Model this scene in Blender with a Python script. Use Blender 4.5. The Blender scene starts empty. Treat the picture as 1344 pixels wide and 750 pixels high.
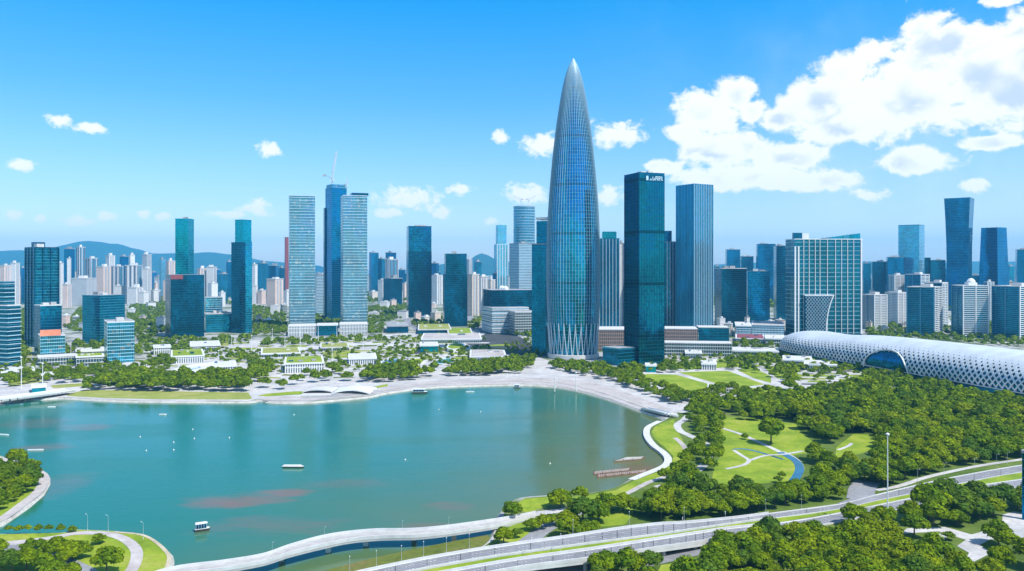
import bpy, math, random
import numpy as np
from mathutils import Vector, Matrix, noise
from mathutils.geometry import tessellate_polygon

random.seed(7)
rng = np.random.default_rng(7)
sc = bpy.context.scene
col = sc.collection
R = math.radians

# ------------------------------------------------------------------ camera
FPX, HCAM, HOR, CX = 1055.0, 120.0, 350.0, 672.0      # focal length in photo pixels, camera height, horizon row, centre column
cd = bpy.data.cameras.new('camera')
cam = bpy.data.objects.new('camera', cd)
col.objects.link(cam)
cam.location = (0, 0, HCAM)
cam.rotation_euler = (R(90), 0, 0)
cd.sensor_width = 36.0
cd.lens = 36.0 * FPX / 1344.0
cd.shift_y = -(375.0 - HOR) / 1344.0
cd.clip_start = 1.0
cd.clip_end = 60000.0
sc.camera = cam

# ------------------------------------------------------------------ sun and exposure
SUN_EL = R(56)
SUN_DIR = Vector((0.77, -0.64, 0)).normalized() * math.cos(SUN_EL) + Vector((0, 0, math.sin(SUN_EL)))
sd = bpy.data.lights.new('sun', 'SUN')
sd.energy = 4.2
sd.angle = R(0.5)
sd.color = (1.0, 0.955, 0.88)
sun = bpy.data.objects.new('sun', sd)
col.objects.link(sun)
sun.location = (800, -400, 1500)
sun.rotation_euler = SUN_DIR.to_track_quat('Z', 'Y').to_euler()
sc.view_settings.view_transform = 'Standard'
sc.view_settings.look = 'None'
sc.view_settings.exposure = 0.32
sc.view_settings.gamma = 1.0
sc.view_settings.use_curve_mapping = False
sc.render.engine = 'CYCLES'
sc.cycles.use_denoising = True
sc.cycles.max_bounces = 6
sc.cycles.diffuse_bounces = 3
sc.cycles.glossy_bounces = 3
sc.cycles.transmission_bounces = 2
sc.cycles.transparent_max_bounces = 8
sc.cycles.volume_bounces = 1
sc.cycles.caustics_reflective = False
sc.cycles.caustics_refractive = False


# ------------------------------------------------------------------ node helper
class NT:
    def __init__(self, tree):
        self.t = tree
        self.n = tree.nodes
        self.l = tree.links

    def node(self, typ, **kw):
        n = self.n.new(typ)
        for k, v in kw.items():
            setattr(n, k, v)
        return n

    def put(self, sock, v):
        if isinstance(v, bpy.types.NodeSocket):
            self.l.new(v, sock)
        elif v is not None:
            if isinstance(v, (tuple, list)) and len(v) == 3 and sock.type == 'RGBA':
                v = (*v, 1.0)
            sock.default_value = v

    def math(self, op, a, b=None, c=None, clamp=False):
        n = self.node('ShaderNodeMath', operation=op, use_clamp=clamp)
        for i, v in enumerate((a, b, c)):
            if v is not None:
                self.put(n.inputs[i], v)
        return n.outputs[0]

    def vmath(self, op, a, b=None, out=0, scale=None):
        n = self.node('ShaderNodeVectorMath', operation=op)
        self.put(n.inputs[0], a)
        if b is not None:
            self.put(n.inputs[1], b)
        if scale is not None:
            self.put(n.inputs[3], scale)
        return n.outputs[out]

    def mix(self, fac, a, b, blend='MIX'):
        n = self.node('ShaderNodeMix', data_type='RGBA', blend_type=blend)
        self.put(n.inputs[0], fac)
        self.put(n.inputs[6], a)
        self.put(n.inputs[7], b)
        return n.outputs[2]

    def fmix(self, fac, a, b):
        n = self.node('ShaderNodeMix', data_type='FLOAT')
        self.put(n.inputs[0], fac)
        self.put(n.inputs[2], a)
        self.put(n.inputs[3], b)
        return n.outputs[0]

    def ramp(self, v, lo, hi, a=0.0, b=1.0, smooth=True):
        n = self.node('ShaderNodeMapRange', interpolation_type='SMOOTHSTEP' if smooth else 'LINEAR')
        self.put(n.inputs[0], v)
        for i, x in enumerate((lo, hi, a, b)):
            self.put(n.inputs[i + 1], x)
        return n.outputs[0]

    def noise(self, vec, scale, detail=3, rough=0.5, dist=0.0, out='Fac', dims='3D'):
        n = self.node('ShaderNodeTexNoise', noise_dimensions=dims)
        if vec is not None:
            self.put(n.inputs['Vector'], vec)
        n.inputs['Scale'].default_value = scale
        n.inputs['Detail'].default_value = detail
        n.inputs['Roughness'].default_value = rough
        n.inputs['Distortion'].default_value = dist
        return n.outputs[out]

    def sep(self, v):
        n = self.node('ShaderNodeSeparateXYZ')
        self.put(n.inputs[0], v)
        return n.outputs

    def comb(self, x, y, z):
        n = self.node('ShaderNodeCombineXYZ')
        for i, v in enumerate((x, y, z)):
            self.put(n.inputs[i], v)
        return n.outputs[0]


# ------------------------------------------------------------------ world: sky with cumulus
w = bpy.data.worlds.new('World')
sc.world = w
w.use_nodes = True
w.cycles.sampling_method = 'MANUAL'
w.cycles.sample_map_resolution = 512
w.node_tree.nodes.clear()
T = NT(w.node_tree)
SKY_STRENGTH = 0.11
sky = T.node('ShaderNodeTexSky', sky_type='NISHITA')
sky.sun_disc = False
sky.sun_elevation = SUN_EL
sky.sun_rotation = math.atan2(SUN_DIR.x, SUN_DIR.y)
sky.altitude = 100
sky.air_density = 1.0
sky.dust_density = 0.7
sky.ozone_density = 2.0
tc = T.node('ShaderNodeTexCoord')
dv = tc.outputs['Generated']
sx, sy, sz = T.sep(dv)
az = T.math('ARCTAN2', sx, sy)
hyp = T.math('SQRT', T.math('ADD', T.math('MULTIPLY', sx, sx), T.math('MULTIPLY', sy, sy)))
el = T.math('ARCTAN2', sz, hyp)
skycol = sky.outputs[0]
# richer blue overhead, pale towards the horizon, as in the clear summer air of the photograph
tr_ = T.node('ShaderNodeValToRGB')
for i_, (p_, c_) in enumerate(((0.0, (1.60, 1.45, 1.50)), (0.16, (1.05, 1.22, 1.45)), (0.40, (0.46, 1.10, 1.60)), (0.66, (0.045, 1.10, 1.70)), (1.0, (0.45, 0.95, 1.30)))):
    e_ = tr_.color_ramp.elements[i_] if i_ < 2 else tr_.color_ramp.elements.new(p_)
    e_.position, e_.color = p_, (*c_, 1)
T.put(tr_.inputs[0], T.math('DIVIDE', el, 0.5))
skycol = T.mix(1.0, skycol, tr_.outputs[0], 'MULTIPLY')

CLOUDS = [  # (column, row, half width, half height) measured in the photograph, turned into sky directions below
    (1212, 62, 40, 36), (1148, 72, 34, 24), (1246, 58, 26, 26), (1118, 94, 34, 22), (1190, 95, 80, 48), (1077, 128, 48, 24),
    (1169, 132, 110, 44), (1296, 100, 62, 54), (1334, 58, 38, 36), (1326, 118, 72, 52), (1020, 158, 32, 15), (1110, 160, 90, 22),
    (965, 128, 32, 22), (938, 150, 48, 26), (895, 174, 22, 11), (985, 146, 20, 20), (960, 196, 66, 20), (1020, 208, 56, 17),
    (990, 232, 92, 15), (866, 219, 26, 9), (1077, 239, 50, 13), (1204, 212, 46, 18), (1296, 187, 42, 9), (1143, 255, 28, 7),
    (1281, 245, 20, 9), (1312, 2, 30, 7), (810, 176, 34, 15), (711, 188, 26, 13), (690, 255, 29, 13), (800, 257, 20, 11),
    (76, 157, 17, 7), (118, 168, 17, 6), (28, 216, 16, 7), (353, 197, 14, 8), (533, 259, 38, 13), (511, 279, 16, 6),
    (603, 250, 14, 6), (582, 279, 13, 7), (336, 274, 21, 10), (300, 282, 28, 6), (189, 282, 10, 6), (213, 284, 10, 5),
    (140, 285, 14, 6), (103, 291, 24, 6), (54, 287, 9, 5), (19, 283, 10, 5), (646, 290, 10, 5), (657, 181, 9, 7)]
p2 = T.comb(az, el, 0.0)
dmin = None
dbig = None
for k_, (cx_, cy_, rx_, ry_) in enumerate(CLOUDS):
    rx_, ry_ = (rx_ * 1.10, ry_ * 1.16) if k_ < 29 else (rx_ * 1.2, ry_ * 1.25)
    u, v = (cx_ - CX) / FPX, (HOR - cy_) / FPX
    a_, e_ = math.atan(u), math.atan2(v, math.hypot(u, 1))
    ra, re_ = rx_ / FPX * math.cos(a_) ** 2, ry_ / FPX * math.cos(a_)
    q = T.vmath('MULTIPLY', T.vmath('SUBTRACT', p2, (a_, e_, 0)), (1 / ra, 1 / re_, 0))
    d = T.vmath('LENGTH', q, out=1)
    dmin = d if dmin is None else T.math('SMOOTH_MIN', dmin, d, 0.25)
    if k_ == 22:
        dbig = dmin
warp = T.noise(dv, 14.0, 3, 0.5, out='Color')
pv = T.vmath('ADD', dv, T.vmath('SCALE', T.vmath('SUBTRACT', warp, (0.5, 0.5, 0.5)), scale=0.03))
pv = T.vmath('MULTIPLY', pv, (1.0, 1.0, 1.35))
n1 = T.noise(pv, 22.0, 8, 0.60)
nbig = T.noise(dv, 5.0, 5, 0.55)
n3 = T.noise(pv, 75.0, 6, 0.6)


def puffs(vec, sizes=((17.0, 0.62), (41.0, 0.30))):
    """Rounded cauliflower lobes of two sizes."""
    out = None
    for sc_, w_ in sizes:
        vn = T.node('ShaderNodeTexVoronoi', feature='F1')
        T.put(vn.inputs['Vector'], vec)
        vn.inputs['Scale'].default_value = sc_
        o_ = T.math('MULTIPLY', T.math('SUBTRACT', 1.0, vn.outputs['Distance']), w_)
        out = o_ if out is None else T.math('ADD', out, o_)
    return out


pf = puffs(pv)
f = T.math('SUBTRACT', 1.06, dmin)
bigm = T.ramp(dbig, 1.5, 1.05)
front = T.math('ADD', T.math('MULTIPLY', f, 1.7), T.math('ADD', T.math('MULTIPLY', T.math('SUBTRACT', pf, 0.50), T.fmix(bigm, 1.5, 2.0)), T.math('MULTIPLY', T.math('SUBTRACT', n3, 0.5), T.fmix(bigm, 4.2, 1.7))))
front = T.math('ADD', front, T.math('MULTIPLY', T.math('SUBTRACT', n1, 0.52), 1.0))
front = T.math('MAXIMUM', T.math('MINIMUM', front, T.math('MULTIPLY_ADD', f, 2.6, 1.2)), -3.0)
# broken cumulus over the rest of the sky (seen only in the glass and the water)
rest = T.math('MULTIPLY', T.math('SUBTRACT', T.math('ADD', T.math('MULTIPLY', nbig, 0.75), T.math('MULTIPLY', n1, 0.25)), 0.53), 9.0)
side = T.ramp(T.math('ABSOLUTE', az), 0.66, 0.95)
side = T.math('MULTIPLY', side, T.ramp(el, 0.03, 0.12))
fld = T.fmix(side, front, rest)
dens = T.ramp(fld, -0.25, T.fmix(bigm, 1.05, 0.45))
# sunlit tops and grey-blue undersides from the slope of the cloud noise towards the sun
p2f = puffs(T.vmath('ADD', pv, (0.010, 0.0, 0.014)), ((17.0, 0.9),))
slope = T.math('SUBTRACT', pf, p2f)
fine = T.math('MULTIPLY', T.math('SUBTRACT', n3, 0.5), 0.35)
shade = T.ramp(T.math('ADD', T.math('ADD', T.math('MULTIPLY', slope, 1.5), fine), T.math('MULTIPLY', T.math('SUBTRACT', nbig, 0.47), 1.5)), -0.36, 0.22)
thick = T.math('MULTIPLY', T.ramp(fld, 0.45, 1.3), T.math('MAXIMUM', T.ramp(dbig, 1.25, 0.75), side))
shade = T.fmix(thick, 1.0, shade)
ccol = T.mix(shade, (5.2, 6.1, 7.3), (8.6, 8.65, 8.7))
thin = T.noise(dv, 3.5, 6, 0.6)
veil = T.math('MULTIPLY', T.math('MULTIPLY', T.ramp(thin, 0.45, 0.8), T.ramp(az, -0.1, 0.5)), T.ramp(el, 0.45, 0.05))
skycol = T.mix(T.math('MULTIPLY', veil, 0.35), skycol, (8.2, 8.9, 9.6))
skycol = T.mix(T.math('MULTIPLY', dens, 0.97), skycol, ccol)
bg = T.node('ShaderNodeBackground')
bg.inputs['Strength'].default_value = SKY_STRENGTH
T.put(bg.inputs['Color'], skycol)
wo = T.node('ShaderNodeOutputWorld')
T.l.new(bg.outputs[0], wo.inputs[0])


# ------------------------------------------------------------------ placing helpers
LZ = 1.5                                                # level of the land above the water


def G(px, py, z=LZ):
    """The point of height z that the photograph shows at column px, row py."""
    y = (HCAM - z) * FPX / (py - HOR)
    return ((px - CX) * y / FPX, y)


def GP(pts, z=LZ):
    return [G(a, b, z) for a, b in pts]


def inside(x, y, poly):
    r = False
    j = len(poly) - 1
    for i in range(len(poly)):
        xi, yi = poly[i]
        xj, yj = poly[j]
        if (yi > y) != (yj > y) and x < (xj - xi) * (y - yi) / (yj - yi) + xi:
            r = not r
        j = i
    return r


def smooth(pts, n=4):
    """Catmull-Rom through the points."""
    if len(pts) < 3:
        return list(pts)
    P = [np.array(p, float) for p in pts]
    P = [2 * P[0] - P[1]] + P + [2 * P[-1] - P[-2]]
    out = []
    for i in range(1, len(P) - 2):
        for k in range(n):
            t = k / n
            a, b, c, d = P[i - 1:i + 3]
            out.append(tuple(0.5 * (2 * b + (c - a) * t + (2 * a - 5 * b + 4 * c - d) * t * t + (3 * b - a - 3 * c + d) * t ** 3)))
    out.append(tuple(P[-2]))
    return out


def tag(o, label=None, cat=None, group=None, kind=None):
    for k, v in (('label', label), ('category', cat), ('group', group), ('kind', kind)):
        if v:
            o[k] = v
    return o


def empty(name, loc, label=None, cat=None, group=None, rz=0.0):
    o = bpy.data.objects.new(name, None)
    o.location = loc
    o.rotation_euler = (0, 0, rz)
    o.empty_display_size = 2
    col.objects.link(o)
    return tag(o, label, cat, group)


def copy_tree(o, parent=None):
    c = o.copy()
    col.objects.link(c)
    if parent is not None:
        c.parent = parent
    for ch in o.children:
        copy_tree(ch, c)
    return c


class MB:
    """Collects faces with metre UVs, links them as ONE mesh object."""

    def __init__(self):
        self.v, self.f, self.uv = [], [], []

    def face(self, pts, uv=None):
        i = len(self.v)
        self.v += [tuple(p) for p in pts]
        self.f.append(tuple(range(i, i + len(pts))))
        self.uv += list(uv) if uv else [(p[0], p[1]) for p in pts]
        return self

    def prism(self, poly, z0, z1, top=True, bottom=False, u0=0.0, poly2=None):
        n = len(poly)
        q = poly2 or poly
        u = u0
        for i in range(n):
            a, b, c, d = poly[i], poly[(i + 1) % n], q[(i + 1) % n], q[i]
            L = math.dist(a, b)
            self.face([(a[0], a[1], z0), (b[0], b[1], z0), (c[0], c[1], z1), (d[0], d[1], z1)], [(u, z0), (u + L, z0), (u + L, z1), (u, z1)])
            u += math.ceil(L) + 3
        if top:
            self.face([(p[0], p[1], z1) for p in q])
        if bottom:
            self.face([(p[0], p[1], z0) for p in reversed(poly)])
        return self

    def box(self, x0, x1, y0, y1, z0, z1):
        return self.prism([(x0, y0), (x1, y0), (x1, y1), (x0, y1)], z0, z1, bottom=True)

    def flat(self, pts, z):
        """A flat sheet of any outline."""
        P = [Vector((p[0], p[1], 0)) for p in pts]
        for t in tessellate_polygon([P]):
            a = [P[i] for i in t]
            if (a[1] - a[0]).cross(a[2] - a[0]).z < 0:
                a.reverse()
            self.face([(p.x, p.y, z) for p in a])
        return self

    def ribbon(self, path, wid, z, z2=None):
        """A flat strip along a path of (x, y) or (x, y, z)."""
        n = len(path)
        L, Rr = [], []
        for i in range(n):
            a, b = path[max(0, i - 1)], path[min(n - 1, i + 1)]
            d = Vector((b[0] - a[0], b[1] - a[1]))
            d = d.normalized() if d.length else Vector((1, 0))
            zz = path[i][2] + z if len(path[i]) > 2 else z
            L.append((path[i][0] - d.y * wid / 2, path[i][1] + d.x * wid / 2, zz))
            Rr.append((path[i][0] + d.y * wid / 2, path[i][1] - d.x * wid / 2, zz))
        for i in range(n - 1):
            self.face([Rr[i], Rr[i + 1], L[i + 1], L[i]])
        return self

    def tube(self, p0, p1, r0, r1=None, n=6, caps=True):
        r1 = r0 if r1 is None else r1
        p0, p1 = Vector(p0), Vector(p1)
        d = (p1 - p0)
        if d.length < 1e-6:
            return self
        q = d.to_track_quat('Z', 'Y')
        A = [p0 + q @ Vector((r0 * math.cos(2 * math.pi * k / n), r0 * math.sin(2 * math.pi * k / n), 0)) for k in range(n)]
        B = [p1 + q @ Vector((r1 * math.cos(2 * math.pi * k / n), r1 * math.sin(2 * math.pi * k / n), 0)) for k in range(n)]
        for k in range(n):
            m = (k + 1) % n
            self.face([A[k], A[m], B[m], B[k]])
        if caps:
            self.face(B)
            self.face(list(reversed(A)))
        return self

    def beam(self, p0, p1, w_, h_):
        """A bar of rectangular section."""
        p0, p1 = Vector(p0), Vector(p1)
        d = (p1 - p0).normalized()
        s = d.cross(Vector((0, 0, 1)))
        s = s.normalized() if s.length > 1e-4 else Vector((1, 0, 0))
        t = s.cross(d).normalized()
        o = [(s * w_ / 2 * a + t * h_ / 2 * b) for a, b in ((-1, -1), (1, -1), (1, 1), (-1, 1))]
        A, B = [p0 + x for x in o], [p1 + x for x in o]
        for k in range(4):
            m = (k + 1) % 4
            self.face([A[k], A[m], B[m], B[k]])
        self.face(B)
        self.face(list(reversed(A)))
        return self

    def lathe(self, prof, n, cx=0.0, cy=0.0, cap=True):
        rings = []
        for r, z in prof:
            rings.append([(cx + r * math.cos(2 * math.pi * k / n), cy + r * math.sin(2 * math.pi * k / n), z) for k in range(n)])
        rmax = max(r for r, z in prof)
        for i in range(len(prof) - 1):
            for k in range(n):
                m = (k + 1) % n
                u0, u1 = rmax * 2 * math.pi * k / n, rmax * 2 * math.pi * (k + 1) / n
                self.face([rings[i][k], rings[i][m], rings[i + 1][m], rings[i + 1][k]], [(u0, prof[i][1]), (u1, prof[i][1]), (u1, prof[i + 1][1]), (u0, prof[i + 1][1])])
        if cap:
            self.face(rings[-1])
        return self

    def build(self, name, mat, parent=None, smooth_=False):
        me = bpy.data.meshes.new(name)
        off = Vector((0, 0, 0))
        if parent is not None:
            off = Vector(parent.location)
            if parent.parent is not None:
                off = off + Vector(parent.parent.location)
        vs = [(a - off.x, b - off.y, c - off.z) for a, b, c in self.v]
        me.from_pydata(vs, [], self.f)
        ul = me.uv_layers.new(name='UVMap')
        ul.data.foreach_set('uv', np.array(self.uv, dtype=np.float32).ravel())
        me.materials.append(mat)
        if smooth_:
            me.polygons.foreach_set('use_smooth', [True] * len(me.polygons))
        o = bpy.data.objects.new(name, me)
        col.objects.link(o)
        if parent is not None:
            o.parent = parent
        return o


# ------------------------------------------------------------------ materials
MATS = {}


def new_mat(name):
    m = bpy.data.materials.new(name)
    m.use_nodes = True
    t = NT(m.node_tree)
    b = next(n for n in t.n if n.type == 'BSDF_PRINCIPLED')
    MATS[name] = m
    return m, t, b


def plain(name, c, rough=0.6, metal=0.0, var=0.12, scale=0.15, spec=0.5):
    """One colour with soft wear."""
    m, t, b = new_mat(name)
    g = t.node('ShaderNodeNewGeometry')
    n = t.noise(g.outputs['Position'], scale, 5, 0.6)
    k = t.ramp(n, 0.3, 0.7, 1 - var, 1 + var, False)
    c_ = t.vmath('SCALE', c, scale=k)
    t.put(b.inputs['Base Color'], c_)
    b.inputs['Roughness'].default_value = rough
    b.inputs['Metallic'].default_value = metal
    b.inputs['Specular IOR Level'].default_value = spec
    return m


def facade(name, glass, frame, fh=4.0, bw=1.5, hf=0.18, vf=0.12, metal=0.55, rough=0.10, var=0.5, frough=0.5, jit=0.045, groupf=0, glass2=None, blind=0.0, group_dark=0.5):
    """Curtain wall: floors x bays of single panes, each with its own tint and lean, between spandrels and mullions."""
    m, t, b = new_mat(name)
    uvn = t.node('ShaderNodeUVMap')
    u, v, _ = t.sep(uvn.outputs[0])
    su, sv = t.math('DIVIDE', u, bw), t.math('DIVIDE', v, fh)
    fu, fv = t.math('FRACT', su), t.math('FRACT', sv)
    cu, cv = t.math('FLOOR', su), t.math('FLOOR', sv)
    wn = t.node('ShaderNodeTexWhiteNoise', noise_dimensions='2D')
    t.put(wn.inputs['Vector'], t.comb(cu, cv, 0.0))
    rv, rc = wn.outputs['Value'], wn.outputs['Color']
    wb = t.node('ShaderNodeTexWhiteNoise', noise_dimensions='2D')
    t.put(wb.inputs['Vector'], t.comb(t.math('FLOOR', t.math('DIVIDE', cu, 5.0)), cv, 0.0))
    g2 = glass2 or tuple(x * (1 - var) for x in glass)
    gc = t.mix(t.math('MULTIPLY_ADD', rv, 0.6, t.math('MULTIPLY', wb.outputs['Value'], 0.4)), glass, g2)
    if blind:
        gc = t.mix(t.math('GREATER_THAN', rv, 1 - blind), gc, (0.45, 0.46, 0.44))
    if groupf:                                           # darker plant-room floors every so many storeys
        gm = t.math('LESS_THAN', t.math('MODULO', t.math('ADD', cv, 7.0), float(groupf)), 0.9)
        gc = t.mix(t.math('MULTIPLY', gm, group_dark), gc, tuple(x * 0.25 for x in glass))
    mask = t.math('MAXIMUM', t.math('LESS_THAN', fv, hf), t.math('LESS_THAN', fu, vf), clamp=True)
    base = t.mix(mask, gc, frame)
    t.put(b.inputs['Base Color'], base)
    b.inputs['Specular IOR Level'].default_value = 0.25
    t.put(b.inputs['Metallic'], t.fmix(mask, metal, 0.0))
    t.put(b.inputs['Roughness'], t.fmix(mask, t.math('MULTIPLY_ADD', rv, 0.08, rough), frough))
    geo = t.node('ShaderNodeNewGeometry')
    lean = t.vmath('SCALE', t.vmath('SUBTRACT', rc, (0.5, 0.5, 0.5)), scale=jit)
    wav = t.noise(t.vmath('MULTIPLY', geo.outputs['Position'], (1.0, 1.0, 0.45)), 0.035, 2, 0.5, out='Color')
    lean = t.vmath('ADD', lean, t.vmath('SCALE', t.vmath('SUBTRACT', wav, (0.5, 0.5, 0.5)), scale=0.20))
    t.put(b.inputs['Normal'], t.vmath('NORMALIZE', t.vmath('ADD', geo.outputs['Normal'], lean)))
    return m


def resi(name, wall, win=(0.06, 0.09, 0.12), fh=3.1, bw=3.4, hw=0.46, ww=0.42, strip=0.0, stripc=(0.08, 0.12, 0.16)):
    """Rendered apartment wall with rows of windows, optional dark vertical recess every fourth bay."""
    m, t, b = new_mat(name)
    uvn = t.node('ShaderNodeUVMap')
    u, v, _ = t.sep(uvn.outputs[0])
    su, sv = t.math('DIVIDE', u, bw), t.math('DIVIDE', v, fh)
    fu, fv = t.math('FRACT', su), t.math('FRACT', sv)
    cu, cv = t.math('FLOOR', su), t.math('FLOOR', sv)
    wn = t.node('ShaderNodeTexWhiteNoise', noise_dimensions='2D')
    t.put(wn.inputs['Vector'], t.comb(cu, cv, 0.0))
    rv = wn.outputs['Value']
    mk = t.math('MULTIPLY', t.math('LESS_THAN', t.math('ABSOLUTE', t.math('SUBTRACT', fu, 0.5)), ww / 2), t.math('LESS_THAN', t.math('ABSOLUTE', t.math('SUBTRACT', fv, 0.52)), hw / 2))
    oi = t.node('ShaderNodeObjectInfo')
    wl = t.mix(oi.outputs['Random'], wall, tuple(x * 0.82 for x in wall))
    geo = t.node('ShaderNodeNewGeometry')
    st = t.noise(geo.outputs['Position'], 0.03, 5, 0.65)
    wl = t.mix(t.ramp(st, 0.45, 0.75, 0, 0.35), wl, tuple(x * 0.7 for x in wall))
    wc = t.mix(rv, win, tuple(min(1, x * 2.6) for x in win))
    if strip:
        sm = t.math('LESS_THAN', t.math('FRACT', t.math('DIVIDE', cu, 4.0)), strip)
        wl = t.mix(sm, wl, stripc)
    t.put(b.inputs['Base Color'], t.mix(mk, wl, wc))
    t.put(b.inputs['Roughness'], t.fmix(mk, 0.8, 0.2))
    return m


def ground_mat(name, stops, scale, detail=8, rough=0.9, bump=0.0, fine=None):
    m, t, b = new_mat(name)
    geo = t.node('ShaderNodeNewGeometry')
    n = t.noise(geo.outputs['Position'], scale, detail, 0.62)
    cr = t.node('ShaderNodeValToRGB')
    e = cr.color_ramp.elements
    e[0].position, e[0].color = stops[0][0], (*stops[0][1], 1)
    e[1].position, e[1].color = stops[-1][0], (*stops[-1][1], 1)
    for p, c in stops[1:-1]:
        x = e.new(p)
        x.color = (*c, 1)
    t.put(cr.inputs[0], n)
    c_ = cr.outputs[0]
    if fine:
        n3 = t.noise(geo.outputs['Position'], fine, 4, 0.7)
        c_ = t.vmath('SCALE', c_, scale=t.ramp(n3, 0.3, 0.7, 0.82, 1.18, False))
    t.put(b.inputs['Base Color'], c_)
    b.inputs['Roughness'].default_value = rough
    b.inputs['Specular IOR Level'].default_value = 0.2
    return m


def leaf_mat(name, c1, c2, c3, vary=1.0):
    m, t, b = new_mat(name)
    t.n.remove(b)
    out = next(n for n in t.n if n.type == 'OUTPUT_MATERIAL')
    oi = t.node('ShaderNodeObjectInfo')
    geo = t.node('ShaderNodeNewGeometry')
    n = t.noise(geo.outputs['Position'], 0.022, 3, 0.6)
    c = t.mix(t.ramp(n, 0.35, 0.65), c1, c2)
    n2 = t.noise(geo.outputs['Position'], 0.11, 2, 0.5)
    c = t.mix(t.ramp(n2, 0.36, 0.62), c, c3)
    rnd = oi.outputs['Random']
    c = t.mix(t.math('MULTIPLY', t.math('GREATER_THAN', rnd, 0.82), 0.6 * vary), c, (0.235, 0.285, 0.008))
    c = t.mix(t.math('MULTIPLY', t.math('LESS_THAN', rnd, 0.22), 0.6 * vary), c, (0.055, 0.125, 0.022))
    c = t.vmath('SCALE', c, scale=t.math('MULTIPLY_ADD', geo.outputs['Random Per Island'], 0.9, 0.55))
    d = t.node('ShaderNodeBsdfDiffuse')
    tr = t.node('ShaderNodeBsdfTranslucent')
    t.put(d.inputs[0], c)
    t.put(tr.inputs[0], t.vmath('MULTIPLY', c, (1.25, 1.25, 0.7)))
    mx = t.node('ShaderNodeMixShader')
    mx.inputs[0].default_value = 0.25
    t.l.new(d.outputs[0], mx.inputs[1])
    t.l.new(tr.outputs[0], mx.inputs[2])
    t.l.new(mx.outputs[0], out.inputs[0])
    return m


TEAL = (0.012, 0.15, 0.23)
M = {}
M['white'] = plain('white_paint', (0.78, 0.78, 0.77), 0.5, var=0.06)
M['concrete'] = plain('concrete', (0.46, 0.45, 0.43), 0.85, var=0.15, scale=0.3)
M['palec'] = plain('pale_concrete', (0.62, 0.61, 0.59), 0.8, var=0.12, scale=0.25)
M['roofgrey'] = plain('roof_felt', (0.33, 0.34, 0.35), 0.9, var=0.3, scale=0.12)
M['steel'] = plain('brushed_steel', (0.62, 0.66, 0.70), 0.35, 0.65, var=0.06)
M['palesteel'] = plain('pale_steel', (0.72, 0.76, 0.80), 0.3, 0.5, var=0.06)
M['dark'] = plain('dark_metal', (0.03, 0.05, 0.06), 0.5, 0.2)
M['lampgrey'] = plain('galvanised_pole', (0.62, 0.65, 0.67), 0.45, 0.3)
M['bluefin'] = plain('blue_fin', (0.10, 0.33, 0.48), 0.35, 0.6, var=0.08)
M['shell'] = plain('silver_white_panels', (0.66, 0.70, 0.73), 0.45, 0.1, var=0.12, scale=0.05)
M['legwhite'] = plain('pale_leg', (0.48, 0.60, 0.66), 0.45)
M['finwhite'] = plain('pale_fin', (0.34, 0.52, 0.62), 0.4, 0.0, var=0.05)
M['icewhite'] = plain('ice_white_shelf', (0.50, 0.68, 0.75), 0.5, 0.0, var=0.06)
M['red'] = plain('red_panel', (0.27, 0.06, 0.07), 0.6)
M['orange'] = plain('orange_panel', (0.80, 0.26, 0.14), 0.6, scale=0.06, var=0.35)
M['brownwood'] = plain('weathered_wood', (0.22, 0.13, 0.09), 0.85, var=0.35, scale=0.5)
M['bark'] = plain('bark', (0.12, 0.09, 0.06), 0.95, var=0.3, scale=1.0)
M['hull'] = plain('dark_hull', (0.07, 0.05, 0.045), 0.6)
M['sign'] = plain('sign_white', (0.55, 0.74, 0.80), 0.4)
M['bluepool'] = plain('blue_pool_tiles', (0.03, 0.22, 0.48), 0.15, var=0.1)
M['tealpool'] = plain('teal_pool_tiles', (0.02, 0.24, 0.24), 0.15, var=0.1)
M['deepglass'] = facade('deep_teal_glass', (0.0007, 0.1452, 0.264), (0.0045, 0.09, 0.15), 4.2, 1.5, 0.13, 0.10, 0.97, 0.08)
M['t2glass'] = facade('teal_tower_glass', (0.0006, 0.175, 0.29), (0.0045, 0.09, 0.1275), 4.2, 1.6, 0.12, 0.10, 0.97, 0.07, 0.3, groupf=15, group_dark=0.85)
M['cyanglass'] = facade('cyan_glass', (0.0026, 0.4752, 0.5808), (0.006, 0.24, 0.315), 4.2, 1.5, 0.2, 0.08, 0.97, 0.12, 0.3)
M['tealblue'] = facade('teal_blue_glass', (0.0013, 0.2244, 0.396), (0.006, 0.135, 0.225), 4.0, 1.6, 0.16, 0.10, 0.97, 0.1)
M['midblue'] = facade('mid_blue_glass', (0.004, 0.3168, 0.5016), (0.03, 0.255, 0.375), 4.0, 1.6, 0.16, 0.10, 0.97, 0.1)
M['paleblue'] = facade('pale_blue_glass', (0.066, 0.5544, 0.8184), (0.33, 0.6, 0.75), 4.0, 1.8, 0.18, 0.10, 0.95, 0.12)
M['finglass'] = facade('ribbed_blue_glass', (0.0053, 0.3168, 0.528), (0.03, 0.255, 0.375), 4.2, 3.2, 0.06, 0.16, 0.97, 0.14, 0.3)
M['bullet'] = facade('bullet_tower_glass', (0.003, 0.31, 0.52), (0.05, 0.38, 0.54), 4.5, 1.95, 0.10, 0.05, 0.97, 0.09, 0.5, groupf=14, group_dark=0.6)
M['louvre'] = facade('louvred_glass', (0.01, 0.28, 0.42), (0.30, 0.52, 0.62), 5.4, 2.4, 0.10, 0.10, 0.95, 0.12, 0.6, blind=0.05)
M['bandglass'] = facade('banded_glass', (0.0013, 0.1848, 0.2904), (0.045, 0.3, 0.42), 4.2, 1.8, 0.12, 0.10, 0.97, 0.1)
M['lightglass'] = facade('light_box_glass', (0.0264, 0.5016, 0.7128), (0.39, 0.72, 0.84), 4.2, 2.4, 0.16, 0.08, 0.95, 0.12, 0.5, blind=0.05)
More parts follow.
